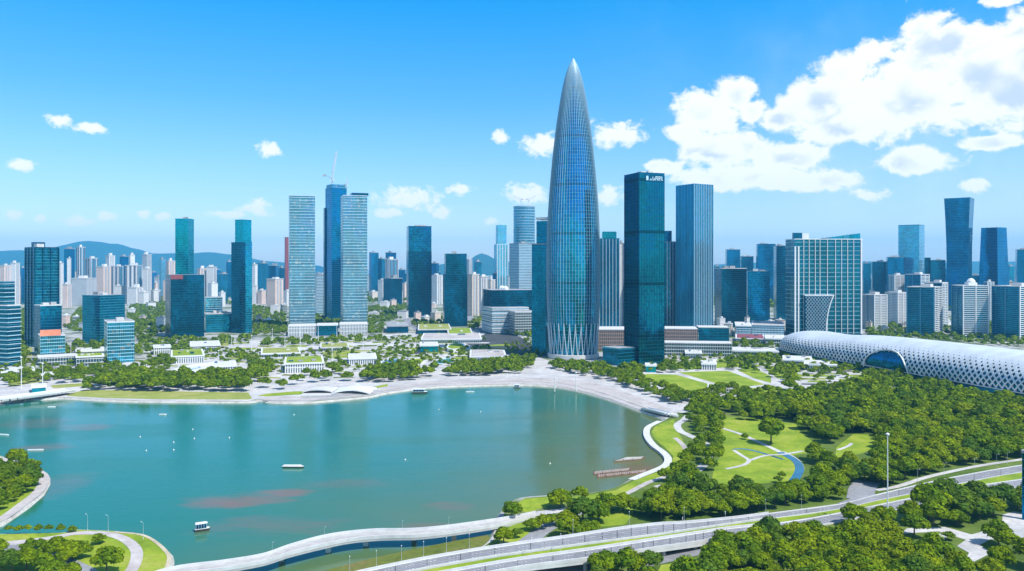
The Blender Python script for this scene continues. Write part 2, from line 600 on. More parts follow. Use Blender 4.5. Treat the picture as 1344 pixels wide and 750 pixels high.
M['hotel'] = facade('hotel_glass', (0.001, 0.19, 0.28), (0.01, 0.13, 0.19), 3.7, 2.1, 0.12, 0.14, 0.97, 0.1, 0.5)
M['greyslab'] = facade('grey_office_wall', (0.0264, 0.2112, 0.3168), (0.45, 0.6, 0.69), 3.8, 2.4, 0.42, 0.22, 0.9, 0.15, 0.4)
M['darkbox'] = facade('dark_box_glass', (0.0007, 0.1254, 0.2442), (0.0045, 0.075, 0.1275), 4.0, 1.5, 0.12, 0.10, 0.97, 0.1)
M['royal'] = facade('royal_blue_glass', (0.0007, 0.2244, 0.4752), (0.0045, 0.165, 0.315), 4.2, 1.6, 0.14, 0.10, 0.97, 0.1)
M['mall'] = facade('brown_mall_wall', (0.10, 0.12, 0.13), (0.36, 0.24, 0.19), 5.0, 3.0, 0.25, 0.30, 0.2, 0.3, 0.5)
M['shopglass'] = facade('shop_front', (0.04, 0.14, 0.18), (0.62, 0.60, 0.56), 4.5, 3.0, 0.22, 0.14, 0.5, 0.2, 0.5)
M['colonnade'] = facade('white_colonnade', (0.16, 0.20, 0.21), (0.76, 0.76, 0.74), 7.0, 2.6, 0.14, 0.45, 0.0, 0.5, 0.4)
M['resw'] = resi('white_render', (0.88, 0.83, 0.78), (0.20, 0.24, 0.28))
M['resp'] = resi('pinkish_render', (0.90, 0.68, 0.56), (0.22, 0.16, 0.18))
M['resc'] = resi('cream_render', (0.88, 0.75, 0.60), (0.22, 0.16, 0.18))
M['resg'] = resi('grey_render', (0.56, 0.56, 0.57), (0.10, 0.15, 0.19))
M['ress'] = resi('white_render_with_recesses', (0.88, 0.85, 0.81), (0.16, 0.16, 0.20), strip=0.3)
M['resb'] = resi('blue_grey_render', (0.10, 0.27, 0.38), (0.02, 0.13, 0.21), 3.1, 2.6, 0.6, 0.6)
M['lawn'] = ground_mat('lawn', [(0.28, (0.14, 0.22, 0.015)), (0.46, (0.21, 0.30, 0.018)), (0.56, (0.28, 0.35, 0.025)), (0.72, (0.36, 0.37, 0.07))], 0.045, fine=0.45)
M['lawn2'] = ground_mat('dry_lawn', [(0.3, (0.22, 0.26, 0.05)), (0.5, (0.30, 0.33, 0.07)), (0.7, (0.38, 0.35, 0.13))], 0.05, fine=0.5)
M['paving'] = ground_mat('pale_paving', [(0.3, (0.38, 0.37, 0.36)), (0.5, (0.52, 0.50, 0.49)), (0.7, (0.64, 0.62, 0.60))], 0.03, fine=0.3)
M['pinkpave'] = ground_mat('rosy_paving', [(0.3, (0.38, 0.34, 0.33)), (0.5, (0.48, 0.43, 0.41)), (0.7, (0.55, 0.51, 0.49))], 0.05, fine=0.3)
M['asphalt'] = ground_mat('asphalt', [(0.3, (0.21, 0.21, 0.22)), (0.5, (0.27, 0.27, 0.285)), (0.7, (0.33, 0.33, 0.345))], 0.04, fine=0.5)
M['wornasphalt'] = ground_mat('worn_asphalt', [(0.3, (0.16, 0.16, 0.17)), (0.7, (0.26, 0.26, 0.27))], 0.05, fine=0.4)
M['darkshadeasphalt'] = ground_mat('dark_and_shaded_asphalt', [(0.3, (0.05, 0.055, 0.06)), (0.5, (0.07, 0.075, 0.08)), (0.7, (0.10, 0.10, 0.105))], 0.05, fine=0.4)  # dark surfacing, and the tower's shade painted on one street
M['land'] = ground_mat('land', [(0.30, (0.06, 0.10, 0.012)), (0.48, (0.10, 0.16, 0.02)), (0.60, (0.15, 0.20, 0.04)), (0.75, (0.22, 0.22, 0.14))], 0.02, fine=0.2)
M['city'] = ground_mat('city_ground', [(0.30, (0.08, 0.13, 0.03)), (0.44, (0.14, 0.18, 0.07)), (0.52, (0.36, 0.36, 0.34)), (0.70, (0.56, 0.54, 0.52))], 0.018, fine=0.12)
M['stone'] = ground_mat('seawall_stone', [(0.3, (0.36, 0.33, 0.29)), (0.5, (0.50, 0.47, 0.42)), (0.7, (0.58, 0.55, 0.50))], 0.2, fine=1.0)
M['sand'] = ground_mat('sand', [(0.3, (0.44, 0.37, 0.26)), (0.7, (0.60, 0.53, 0.40))], 0.1, fine=1.0)
M['bluetrack'] = ground_mat('blue_channel', [(0.3, (0.01, 0.09, 0.16)), (0.7, (0.02, 0.15, 0.25))], 0.1, rough=0.15)
M['mudgrass'] = ground_mat('marsh_grass', [(0.3, (0.08, 0.11, 0.015)), (0.5, (0.14, 0.17, 0.03)), (0.7, (0.18, 0.15, 0.05))], 0.06, fine=0.5)
M['leaf'] = leaf_mat('leaf', (0.175, 0.250, 0.006), (0.235, 0.305, 0.007), (0.110, 0.190, 0.009))
M['farleaf'] = leaf_mat('far_leaf', (0.170, 0.245, 0.007), (0.228, 0.300, 0.008), (0.110, 0.185, 0.010), 0.0)
M['lightleaf'] = leaf_mat('light_leaf', (0.13, 0.19, 0.015), (0.10, 0.17, 0.015), (0.15, 0.20, 0.02))
# ================================================================== SETTING
BAY_PX = [(-420, 530), (-150, 529), (0, 527), (60, 523), (85, 522), (140, 525), (208, 526.5), (326, 527), (337, 524.5), (360, 527.5), (404, 527.5), (430, 525.5),
          (482, 520.5), (506, 515.5), (558, 508.5), (610, 506), (650, 505), (688, 504.6), (716, 506), (740, 508.5), (774, 516), (805, 525.5),
          (830, 534.5), (850, 541.5), (869, 547.5), (873, 551), (860, 555), (851, 560), (847, 567), (849, 575), (857, 585), (868, 593), (875, 601), (874, 608), (866, 613.5),
          (845, 622), (828, 629), (807, 640), (774, 647), (727, 650), (685, 653), (668, 661), (658, 672), (651, 686), (647, 703), (632, 718),
          (600, 733), (570, 748), (540, 770), (500, 830), (420, 900), (240, 880), (214, 770), (218, 750), (223.6, 736), (222, 726), (208, 712), (187, 701), (149, 697),
          (100, 695), (83, 699), (40, 701), (0, 701), (-60, 702), (-150, 703), (-150, 694), (-60, 691), (0, 687), (35, 663), (54, 647), (62, 633), (62, 625), (55, 618), (35, 609.6),
          (0, 598), (-60, 589), (-200, 583), (-420, 578)]
BAY = GP(BAY_PX)
BAYS = smooth(BAY[2:56], 3)
BAYS = BAY[:2] + BAYS + BAY[56:]

water = MB().flat([(-2500, 100), (900, 100), (900, 1500), (-2500, 1500)], 0.0)


def water_mat():
    m, t, b = new_mat('bay_water')
    geo = t.node('ShaderNodeNewGeometry')
    p = geo.outputs['Position']
    px, py, pz = t.sep(p)
    n = t.noise(t.vmath('MULTIPLY', p, (0.5, 1.0, 1.0)), 0.006, 5, 0.6)
    # shallow, silty water to the east and south
    silt = t.ramp(t.math('ADD', t.math('MULTIPLY_ADD', px, 0.0030, t.math('MULTIPLY', py, -0.0012)), t.math('MULTIPLY', n, 0.9)), -0.72, 0.55)
    c = t.mix(silt, (0.022, 0.165, 0.100), (0.170, 0.150, 0.030))
    # brick-red drifts of algae
    nn = t.noise(t.vmath('MULTIPLY', p, (0.6, 1.6, 1.0)), 0.05, 6, 0.65)
    red = None
    for (cx_, cy_, rx_, ry_, s_) in ((296, 659, 66, 11, 1.0), (335, 654, 58, 9, 1.0), (372, 648, 44, 7, .9), (58, 587, 40, 6, .8), (110, 561, 45, 6, .6), (590, 664, 40, 6, .6), (868, 566, 16, 9, .9),
                                     (345, 690, 110, 16, .45), (560, 690, 50, 6, .5), (65, 640, 60, 22, .35), (838, 616, 40, 12, .5), (450, 635, 70, 8, .3), (40, 556, 60, 10, .4)):
        a_ = G(cx_, cy_, 0)
        b_ = G(cx_ + rx_, cy_, 0)
        d_ = (HCAM * FPX / (cy_ - ry_ - HOR) - HCAM * FPX / (cy_ + ry_ - HOR)) / 2
        q = t.vmath('MULTIPLY', t.vmath('SUBTRACT', p, (a_[0], a_[1], 0)), (1 / (b_[0] - a_[0]), 1 / d_, 0))
        k = t.math('MULTIPLY', t.math('SUBTRACT', 1.0, t.vmath('DOT_PRODUCT', q, q, out=1)), 1.0)
        k = t.math('MULTIPLY', t.ramp(t.math('ADD', k, t.math('MULTIPLY', t.math('SUBTRACT', nn, 0.5), 3.2)), -0.1, 1.3), s_ * 0.68)
        red = k if red is None else t.math('MAXIMUM', red, k)
    c = t.mix(red, c, (0.27, 0.105, 0.06))
    t.put(b.inputs['Base Color'], c)
    b.inputs['IOR'].default_value = 1.33
    gust = t.ramp(t.noise(t.vmath('MULTIPLY', p, (0.5, 1.4, 1.0)), 0.012, 5, 0.6), 0.42, 0.62)
    t.put(b.inputs['Roughness'], t.fmix(red, t.fmix(gust, 0.05, 0.20), 0.25))
    w1 = t.noise(t.vmath('MULTIPLY', p, (1.0, 1.5, 1.0)), 0.35, 4, 0.6)
    w2 = t.noise(t.vmath('MULTIPLY', p, (0.7, 1.3, 1.0)), 0.045, 3, 0.55)
    bp = t.node('ShaderNodeBump')
    bp.inputs['Strength'].default_value = 0.22
    bp.inputs['Distance'].default_value = 0.35
    t.put(bp.inputs['Height'], t.math('MULTIPLY_ADD', w2, 1.4, w1))
    t.put(b.inputs['Normal'], bp.outputs[0])
    return m


tag(water.build('water', water_mat()), kind='structure')

# the land, one sheet to the horizon with the bay cut out of it
outer = [(-30000, -600), (30000, -600), (30000, 30000), (-30000, 30000)]
tri = tessellate_polygon([[Vector((x, y, 0)) for x, y in outer], [Vector((x, y, 0)) for x, y in BAYS]])
allp = outer + BAYS
mb = MB()
for tr_ in tri:
    a = [Vector((*allp[i], LZ)) for i in tr_]
    if (a[1] - a[0]).cross(a[2] - a[0]).z < 0:
        a.reverse()
    mb.face(a)
tag(mb.build('ground', M['city']), kind='structure')
# bank from the edge of the land down into the water
mb = MB()
nb = len(BAYS)
cen = Vector(G(420, 600, 0))
for i in range(nb):
    a, b = BAYS[i], BAYS[(i + 1) % nb]
    d = Vector((b[0] - a[0], b[1] - a[1])).normalized()

    def off(p, k, dd=3.0):
        q0, q1 = BAYS[(k - 1) % nb], BAYS[(k + 1) % nb]
        e = Vector((q1[0] - q0[0], q1[1] - q0[1])).normalized()
        s = Vector((e.y, -e.x))
        return (p[0] + s.x * dd, p[1] + s.y * dd, -1.5)
    A2, B2 = off(a, i), off(b, i + 1)
    mb.face([(a[0], a[1], LZ), (b[0], b[1], LZ), B2, A2])
tag(mb.build('shore', M['stone']), kind='structure')

LEV = [LZ]


def sheet(name, px, mat, z, kind='structure', world=None):
    o = MB().flat(world or GP(px), z).build(name, M[mat])
    return tag(o, kind=kind)


def path(name, px, wid, mat, z=LZ + 0.14, n=5):
    return tag(MB().ribbon(smooth(GP(px), n), wid, z).build(name, M[mat]), kind='structure')


# near ground: parkland instead of town
PARK = [(652, 706), (664, 668), (690, 654), (730, 650.5), (774, 648), (807, 641), (829, 630), (866, 615), (876, 606), (876, 600), (858, 582), (850, 570), (852, 561), (872, 552), (884, 545), (900, 535),
        (960, 527), (1040, 519), (1130, 497), (1260, 512), (1420, 538), (1700, 560), (1700, 900), (430, 900), (545, 770), (600, 734), (633, 719)]
sheet('park_ground', PARK, 'land', LZ + 0.02)
sheet('park_ground', [(217, 751), (223, 736), (221.5, 726.5), (207.5, 712.5), (187, 701.5), (149, 697.5), (100, 695.5), (83, 699.5), (0, 701.5), (-150, 703.5), (-300, 720), (-300, 900), (213, 880), (213, 770)], 'lawn', LZ + 0.02)
sheet('park_ground', [(-150, 693.5), (-60, 690.5), (-0.5, 686.5), (34.5, 662.8), (53.6, 647), (61.5, 633), (61.5, 625), (54.6, 618.3), (34.6, 610), (-0.3, 598.3), (-60, 589.4), (-200, 583.4), (-420, 579), (-700, 690)], 'lawn', LZ + 0.02)

# paved plaza round the inner shore
sheet('plaza', [(-200, 500), (-20, 490), (120, 484), (200, 470), (230, 455), (330, 447), (480, 440), (560, 437), (640, 432), (665, 455), (722, 474), (800, 482), (860, 486), (960, 478), (1030, 470), (1030, 490), (1130, 484), (1200, 497), (1270, 510),
                (1420, 530), (1420, 545), (1270, 522), (1130, 503), (1040, 515), (950, 524), (890, 540), (872, 546.5), (850, 541), (830, 534), (805, 525), (774, 515.6), (740, 508), (716, 505.6), (688, 504.3), (650, 504.6), (610, 505.6), (558, 508), (506, 515), (482, 520), (430, 525), (404, 527),
                (360, 527), (337, 524), (326, 526.5), (208, 526), (140, 524.5), (85, 521.5), (60, 522.5), (0, 526.5), (-200, 529)], 'paving', LZ + 0.03)
sheet('promenade', [(337, 523.5), (352, 520.5), (404, 521), (440, 517.5), (482, 512.5), (512, 508), (560, 500.5), (610, 498.5), (680, 496), (720, 496.5), (765, 500), (800, 508), (830, 518), (852, 527), (880, 537), (890, 541),
                    (871, 546.5), (850, 540.8), (830, 533.8), (805, 524.8), (774, 515.3), (740, 507.8), (716, 505.4), (688, 504.1), (650, 504.4), (610, 505.4), (558, 507.8), (506, 514.8), (482, 519.8), (430, 524.8), (404, 526.8), (360, 526.8)], 'pinkpave', LZ + 0.07)
sheet('lawn', [(87, 518), (112, 512), (326, 515.5), (331, 523.5), (326, 524.8), (208, 524.3), (140, 522.8), (88, 520)], 'lawn2', LZ + 0.07)
sheet('lawn', [(337, 520), (350, 517), (385, 514), (402, 514), (395, 518), (352, 520.5)], 'lawn', LZ + 0.08)
sheet('lawn', [(480, 510), (510, 504), (508, 507.5), (482, 512)], 'lawn', LZ + 0.09)
for pts in ([(836, 494.5), (850, 491), (887, 492), (943, 508), (938, 511), (908, 517), (893, 512.5), (872, 505)], [(890, 489), (915, 488), (955, 487), (1004, 505), (967, 509), (948, 506)],
            [(968, 486), (985, 481), (1012, 494), (1012, 503), (990, 497)], [(971, 511), (1000, 508.5), (1024, 508), (1037, 515), (1000, 519.5), (986, 518)], [(880, 477), (960, 470), (1000, 466), (1026, 474), (1010, 480), (960, 482), (900, 486)], [(1002, 482), (1034, 478), (1052, 490), (1050, 500), (1020, 497)]):
    sheet('lawn', pts, 'lawn', LZ + 0.08)
for pts in ([(420, 452), (455, 450.5), (462, 455), (425, 459)], [(422, 462), (460, 459), (474, 461), (470, 469), (434, 471)], [(310, 464), (336, 463), (342, 470), (318, 471)], [(344, 462), (392, 460), (394, 466), (346, 467)],
            [(100, 483), (60, 489), (110, 487), (130, 482)], [(100, 463), (138, 463), (138, 471), (104, 471)], [(66, 506), (110, 503), (112, 507), (70, 510)], [(10, 500), (60, 493), (58, 501), (12, 508)],
            [(590, 462), (640, 470), (600, 472)], [(255, 452), (300, 449), (300, 454), (258, 457)], [(22, 462), (42, 456), (42, 470), (24, 476)]):
    sheet('lawn', pts, 'lawn2', LZ + 0.08)
pr = random.Random(11)
for (x0_, x1_, y0_, y1_) in ((182, 330, 448, 494), (332, 500, 446, 498), (484, 650, 442, 480), (0, 180, 470, 500), (860, 1030, 462, 484), (1040, 1240, 488, 506)):
    yy = y0_
    while yy < y1_:
        xx = x0_ + pr.uniform(0, 20)
        while xx < x1_ - 12:
            wd_ = pr.uniform(14, 46)
            th_ = pr.uniform(.8, 2.4)
            sl_ = pr.uniform(-1.2, 1.2)
            pts = [(xx, yy), (xx + wd_, yy - sl_), (xx + wd_ + pr.uniform(-4, 4), yy - sl_ - th_), (xx + wd_ * .5, yy - sl_ * .5 - th_ - pr.uniform(0, .7)), (xx + pr.uniform(-4, 4), yy - th_)]
            sheet(*((('planting_bed', pts, pr.choice(['lawn', 'lawn', 'lawn2', 'mudgrass'])) if pr.random() < .62 else ('terrace', pts, pr.choice(['pinkpave', 'palec', 'darkshadeasphalt', 'concrete'])))), LZ + 0.10 + .004 * pr.randrange(12))
            xx += wd_ + pr.uniform(3, 26)
        yy += pr.uniform(2.6, 4.6)
# streets of the town
sheet('road', [(609, 450), (634, 440), (645, 433), (682, 442), (722, 468), (690, 468), (660, 464), (625, 458)], 'darkshadeasphalt', LZ + 0.06)  # street left of the bullet tower, its shadow put into the asphalt colour
path('road', [(-300, 447), (0, 446), (120, 448), (210, 447), (340, 443), (480, 441), (560, 441), (640, 436)], 26, 'asphalt', LZ + 0.05)
path('road', [(640, 436), (620, 420), (600, 405)], 24, 'asphalt', LZ + 0.05)
path('road', [(560, 441), (540, 425), (528, 412)], 18, 'asphalt', LZ + 0.05)
path('road', [(900, 470), (1040, 458), (1200, 447)], 20, 'asphalt', LZ + 0.09)
# parkland paths
path('path', [(884, 541), (920, 531), (946, 526.5), (972, 524.5), (1010, 521.5), (1045, 517.5), (1090, 511)], 17, 'paving', LZ + 0.12)
for pts in ([(866, 553), (852, 560), (848.5, 567), (850.5, 575), (858.5, 585), (869.5, 593), (876.5, 601), (875.5, 608.5), (867.5, 614.3), (846, 622.8), (829, 629.8)],):
    path('promenade', pts, 4.6, 'palec', LZ + 0.12)
path('path', [(903, 546), (897, 552), (889, 558), (893, 566), (905, 572), (921.6, 580), (932, 588), (931, 599), (923.5, 611), (912, 620), (893, 633), (862, 640)], 5.5, 'paving', LZ + 0.12)
path('path', [(886, 575), (895, 583), (901.5, 594), (899, 606), (892, 618), (870, 627), (850, 634), (825, 647), (805, 655)], 3.4, 'pinkpave', LZ + 0.11)
sheet('lawn', [(872, 554), (884, 551), (888, 562), (897, 580), (905, 592), (901, 607), (889, 618), (868, 628), (832, 643), (812, 650), (780, 655), (735, 662), (731, 655), (776, 649.5), (809, 643.5), (831, 632), (870, 617), (882, 608), (884, 599), (873, 588), (860, 577), (855, 567), (860, 560)], 'lawn', LZ + 0.06)
sheet('lawn', [(940, 560), (949.6, 547), (990, 549), (1045, 557), (1050, 567), (1078, 588), (1077, 594), (1052, 596), (1030, 600), (1046, 608), (1048, 616), (1035, 632), (990, 636), (949, 639.5), (934, 632), (938, 610), (945, 600), (944, 580)], 'lawn', LZ + 0.06)
sheet('lawn', [(1096, 602), (1098, 587), (1120, 570), (1151, 571), (1152, 580), (1140, 592), (1120, 599)], 'lawn', LZ + 0.06)
sheet('lawn', [(672, 665), (688, 655), (727, 652), (728, 661), (700, 671), (690, 673)], 'lawn', LZ + 0.06)
sheet('lawn', [(657, 702), (672, 689), (704, 683), (712, 688), (690, 706), (672, 714), (655, 716)], 'lawn', LZ + 0.06)
sheet('lawn', [(783, 692), (786, 676), (832, 664), (830, 677), (820, 689)], 'lawn', LZ + 0.06)
sheet('lawn', [(858, 760), (868, 742), (922, 734), (908, 750), (898, 770)], 'lawn', LZ + 0.06)
path('path', [(944, 561), (972, 570), (989, 577.5), (1010, 587), (1028, 595.6)], 3.6, 'paving', LZ + 0.12)
path('channel', [(1024, 594), (1036, 600), (1046, 607), (1049.5, 616), (1046, 625), (1040, 633)], 5.0, 'bluetrack', LZ + 0.13)
path('path', [(1028, 593), (1040, 599), (1050, 606.5), (1054, 616), (1050, 626)], 1.4, 'paving', LZ + 0.12)
path('path', [(962.6, 590), (975, 589.5), (987, 591.5), (1007, 596.8), (1028, 603.5)], 2.6, 'bluetrack', LZ + 0.11)
path('path', [(963, 591.5), (974, 598.5), (983, 605), (975, 611), (953, 616)], 2.6, 'paving', LZ + 0.14)
path('path', [(983, 605), (1004, 598.5), (1030, 596.5), (1054, 592.5)], 2.6, 'paving', LZ + 0.15)
path('path', [(1100, 591), (1113, 586), (1118, 582)], 2.4, 'paving', LZ + 0.12)
path('path', [(649, 687), (675, 680), (703, 675), (744.5, 669), (790, 661), (819, 651)], 6.0, 'paving', LZ + 0.12)
path('road', [(686, 716), (700, 706), (712, 697), (738.6, 681), (765, 668)], 8.0, 'asphalt', LZ + 0.14)
# left shore parks
path('promenade', [(-150, 688), (-40, 685), (-4, 684), (31, 661), (50, 645.5), (57.5, 632.5), (57.5, 626), (51, 620), (32, 612.5), (-4, 600.8), (-80, 591.5)], 5.2, 'pinkpave', LZ + 0.12)
path('path', [(-60, 650), (0, 640), (8, 622), (-10, 608)], 3.5, 'paving', LZ + 0.12)
path('path', [(-20, 716), (30, 711), (70, 706), (100, 700.5), (139, 701), (164, 708.5), (178.5, 722), (178, 738), (169, 755), (155, 775)], 4.6, 'pinkpave', LZ + 0.13)
path('promenade', [(150, 698.5), (186, 702.5), (206, 713), (220, 727), (221.5, 737), (216, 752), (212, 765)], 1.6, 'sand', LZ + 0.12)
path('road', [(-60, 722), (0, 719), (48, 724), (85, 737), (120, 755), (150, 790)], 6.5, 'asphalt', LZ + 0.12)
path('path', [(0, 724), (20, 714), (60, 708)], 4.0, 'paving', LZ + 0.11)
# paved yard at the lower right
for pts in ([(1183, 701), (1190, 694), (1240, 692), (1275, 702), (1315, 691), (1316, 676), (1330, 672), (1420, 688), (1420, 722), (1344, 716), (1300, 708), (1286, 716), (1302, 726), (1270, 742), (1263, 740), (1272, 726), (1256, 717), (1268, 709), (1232, 698)],
            [(1226, 707), (1232, 701), (1244, 702), (1240, 709)]):
    sheet('forecourt', pts, 'paving', LZ + 0.1)
# marshy margin between footbridge and highway
sheet('marsh', [(360, 768), (430, 744), (490, 729), (545, 717), (600, 706), (639, 699), (646, 704), (633, 717), (600, 724), (545, 737), (500, 749), (455, 768)], 'mudgrass', 0.35)

# ------------------------------------------------------------------ highway, a pair of carriageways rising onto a viaduct over the canal
def deckz(x):
    if x <= 830:
        return 6.5
    return max(LZ + 0.35, 6.5 - (x - 830) * (6.5 - LZ - 0.35) / 230.0)


FAR = [(300, 788, 803), (420, 764, 780), (480, 750, 765), (560, 733.5, 748), (649, 718.6, 732.5), (738, 706, 720), (790, 698, 713), (828, 692.5, 708), (870, 688, 702.5), (900, 686.5, 698), (960, 680.8, 689), (1009, 674.5, 682), (1105, 661.5, 668.5),
       (1148, 650.5, 658.5), (1210, 635.5, 646), (1250, 627, 637.5), (1313, 615.5, 625), (1400, 602, 611), (1500, 588, 597)]
NEAR = [(300, 806, 824), (420, 783, 802), (500, 768, 786), (593, 750, 764), (679, 735, 747), (768, 722.5, 735.5), (828, 713.5, 726.5), (857, 709, 721.5), (900, 702.5, 715.5), (923, 699, 712), (953, 694.5, 706), (1032, 685.5, 696), (1105, 673, 685),
        (1204, 652.5, 664), (1280, 638.5, 648.5), (1344, 629, 639), (1430, 617, 626), (1520, 607, 616)]


def edges(tab, n=6):
    up = smooth([(*G(x, a, deckz(x)), deckz(x)) for x, a, b in tab], n)
    lo = smooth([(*G(x, b, deckz(x)), deckz(x)) for x, a, b in tab], n)
    return up, lo


def lerp(a, b, t):
    return tuple(a[i] * (1 - t) + b[i] * t for i in range(len(a)))


def carriageway(tab, lanes, label):
    up, lo = edges(tab)
    n = len(up)
    deck, girder, surf, line, parU, parL = MB(), MB(), MB(), MB(), MB(), MB()
    for i in range(n - 1):
        a, b, c, d = lo[i], lo[i + 1], up[i + 1], up[i]
        surf.face([a, b, c, d])
        for (p, q, s) in ((a, b, 1), (c, d, 1)):
            deck.face([(p[0], p[1], p[2] - 1.5), (q[0], q[1], q[2] - 1.5), (q[0], q[1], q[2] - 0.01), (p[0], p[1], p[2] - 0.01)])
        deck.face([(a[0], a[1], a[2] - 1.5), (d[0], d[1], d[2] - 1.5), (c[0], c[1], c[2] - 1.5), (b[0], b[1], b[2] - 1.5)])
    seg = 0.0
    for k in range(1, lanes):
        t_ = k / lanes
        for i in range(n - 1):
            if i % 2 == 0:
                for j in range(3):
                    p, q = lerp(up[i], up[i + 1], j / 3), lerp(up[i], up[i + 1], (j + .45) / 3)
                    r, s = lerp(lo[i], lo[i + 1], j / 3), lerp(lo[i], lo[i + 1], (j + .45) / 3)
                    W = math.dist(p[:2], r[:2])
                    h = 0.16 / W
                    line.face([(*lerp(p, r, t_ + h)[:2], p[2] + .012), (*lerp(q, s, t_ + h)[:2], q[2] + .012), (*lerp(q, s, t_ - h)[:2], q[2] + .012), (*lerp(p, r, t_ - h)[:2], p[2] + .012)])
    for t_ in (0.05, 0.95):
        for i in range(n - 1):
            W = math.dist(up[i][:2], lo[i][:2])
            h = 0.15 / W
            p, q, r, s = up[i], up[i + 1], lo[i], lo[i + 1]
            line.face([(*lerp(p, r, t_ + h)[:2], p[2] + .012), (*lerp(q, s, t_ + h)[:2], q[2] + .012), (*lerp(q, s, t_ - h)[:2], q[2] + .012), (*lerp(p, r, t_ - h)[:2], p[2] + .012)])
    joint, wear = MB(), MB()
    for i in range(0, n - 1, 3):
        p, r, q, s = up[i], lo[i], up[i + 1], lo[i + 1]
        L_ = math.dist(p[:2], q[:2])
        e_ = min(.5, .35 / max(L_, .5))
        joint.face([(*p[:2], p[2] + .008), (*r[:2], r[2] + .008), (*lerp(r, s, e_)[:2], r[2] + .008), (*lerp(p, q, e_)[:2], p[2] + .008)])
    for k in range(lanes):
        for dt_ in (-.085, .085):
            t_ = (k + .5) / lanes + dt_
            for i in range(n - 1):
                W = math.dist(up[i][:2], lo[i][:2])
                h = .38 / W
                p, q, r, s = up[i], up[i + 1], lo[i], lo[i + 1]
                wear.face([(*lerp(p, r, t_ + h)[:2], p[2] + .005), (*lerp(q, s, t_ + h)[:2], q[2] + .005), (*lerp(q, s, t_ - h)[:2], q[2] + .005), (*lerp(p, r, t_ - h)[:2], p[2] + .005)])
    root = empty('highway', (*up[0][:2], 0))
    root['kind'] = 'structure'
    surf.build('road_surface', M['asphalt'], root)
    deck.build('deck', M['palec'], root)
    line.build('lane_marking', M['white'], root)
    joint.build('expansion_joint', M['darkshadeasphalt'], root)
    wear.build('tyre_wear', M['wornasphalt'], root)
    for edge, sgn in ((up, 1), (lo, -1)):
        par = MB()
        ins = up if sgn < 0 else lo
        for i in range(n - 1):
            p, q = edge[i], edge[i + 1]
            W = math.dist(edge[i][:2], ins[i][:2])
            pi, qi = lerp(p, ins[i], 0.45 / W), lerp(q, ins[i + 1], 0.45 / W)
            h = 1.0 if p[2] > 3 else 0.35
            A, B = (p[0], p[1], p[2] - .3), (q[0], q[1], q[2] - .3)
            po, qo = lerp(p, ins[i], -0.06 / W), lerp(q, ins[i + 1], -0.06 / W)
            par.face([(po[0], po[1], p[2] - .3), (qo[0], qo[1], q[2] - .3), (qo[0], qo[1], q[2] + h), (po[0], po[1], p[2] + h)])
            par.face([(pi[0], pi[1], p[2]), (qi[0], qi[1], q[2]), (qi[0], qi[1], q[2] + h), (pi[0], pi[1], p[2] + h)])
            par.face([(po[0], po[1], p[2] + h), (qo[0], qo[1], q[2] + h), (qi[0], qi[1], q[2] + h), (pi[0], pi[1], p[2] + h)])
        par.build('parapet', M['palec'], root)
    for i in range(2, n - 2, 7):
        if up[i][2] > 4.5 and up[i][0] > -260:
            pm = MB()
            for t_ in (0.25, 0.75):
                p = lerp(up[i], lo[i], t_)
                pm.tube((p[0], p[1], -2), (p[0], p[1], p[2] - 1.5), 0.8, n=10)
            pm.build('pier', M['concrete'], root)
    return up, lo


FU, FL = carriageway(FAR, 3, 'far')
NU, NL = carriageway(NEAR, 3, 'near')
# planted strip between the carriageways
mb = MB()
fx = [(x, b + 0.4) for x, a, b in FAR]
nx = dict((x, a) for x, a, b in NEAR)
xs = np.linspace(420, 1430, 70)
fb = np.interp(xs, [t[0] for t in FAR], [t[2] for t in FAR]) + 0.5
na = np.interp(xs, [t[0] for t in NEAR], [t[1] for t in NEAR]) - 0.4
A = [(*G(x, b, deckz(x)), deckz(x) + 0.25) for x, b in zip(xs, fb)]
B = [(*G(x, max(a, b + 0.6), deckz(x)), deckz(x) + 0.25) for x, a, b in zip(xs, na, fb)]
for i in range(len(xs) - 1):
    mb.face([B[i], B[i + 1], A[i + 1], A[i]])
tag(mb.build('median', M['lawn']), kind='structure')
# the lower road under the viaduct and the side road at the junction
sheet('road', [(830, 739), (843, 733), (923, 718), (927, 727), (857, 743), (838, 748)], 'asphalt', LZ + 0.12)
sheet('road', [(600, 765), (660, 752), (760, 741), (800, 736), (820, 744), (760, 752), (690, 770)], 'asphalt', LZ + 0.12)
path('road', [(1129, 657), (1130, 648), (1133, 640), (1140, 633)], 13, 'asphalt', LZ + 0.36)
sheet('road', [(1100, 661), (1128, 652), (1150, 650), (1148, 658), (1120, 668)], 'asphalt', LZ + 0.40)
sheet('road', [(1098, 671), (1118, 668.5), (1150, 659), (1160, 662), (1130, 670), (1105, 676)], 'asphalt', LZ + 0.47)
path('path', [(1150, 644), (1180, 638.5), (1212, 628), (1245, 620), (1290, 611), (1344, 603)], 3.5, 'paving', LZ + 0.13)

# ------------------------------------------------------------------ curved footbridge
FB = [(150, 772, 787), (222, 748, 759), (295, 738, 748), (345, 729.5, 739), (380, 717.5, 728), (420, 706.3, 718), (455, 700.3, 710.5), (492, 697, 706.5), (520, 696.6, 705.6), (545, 696, 705), (580, 693, 701.5), (639, 685, 693), (675, 679, 686), (703, 673.5, 679)]


def fbz(x):
    return 4.8 if x < 610 else max(LZ + 0.25, 4.8 - (x - 610) * 0.034)


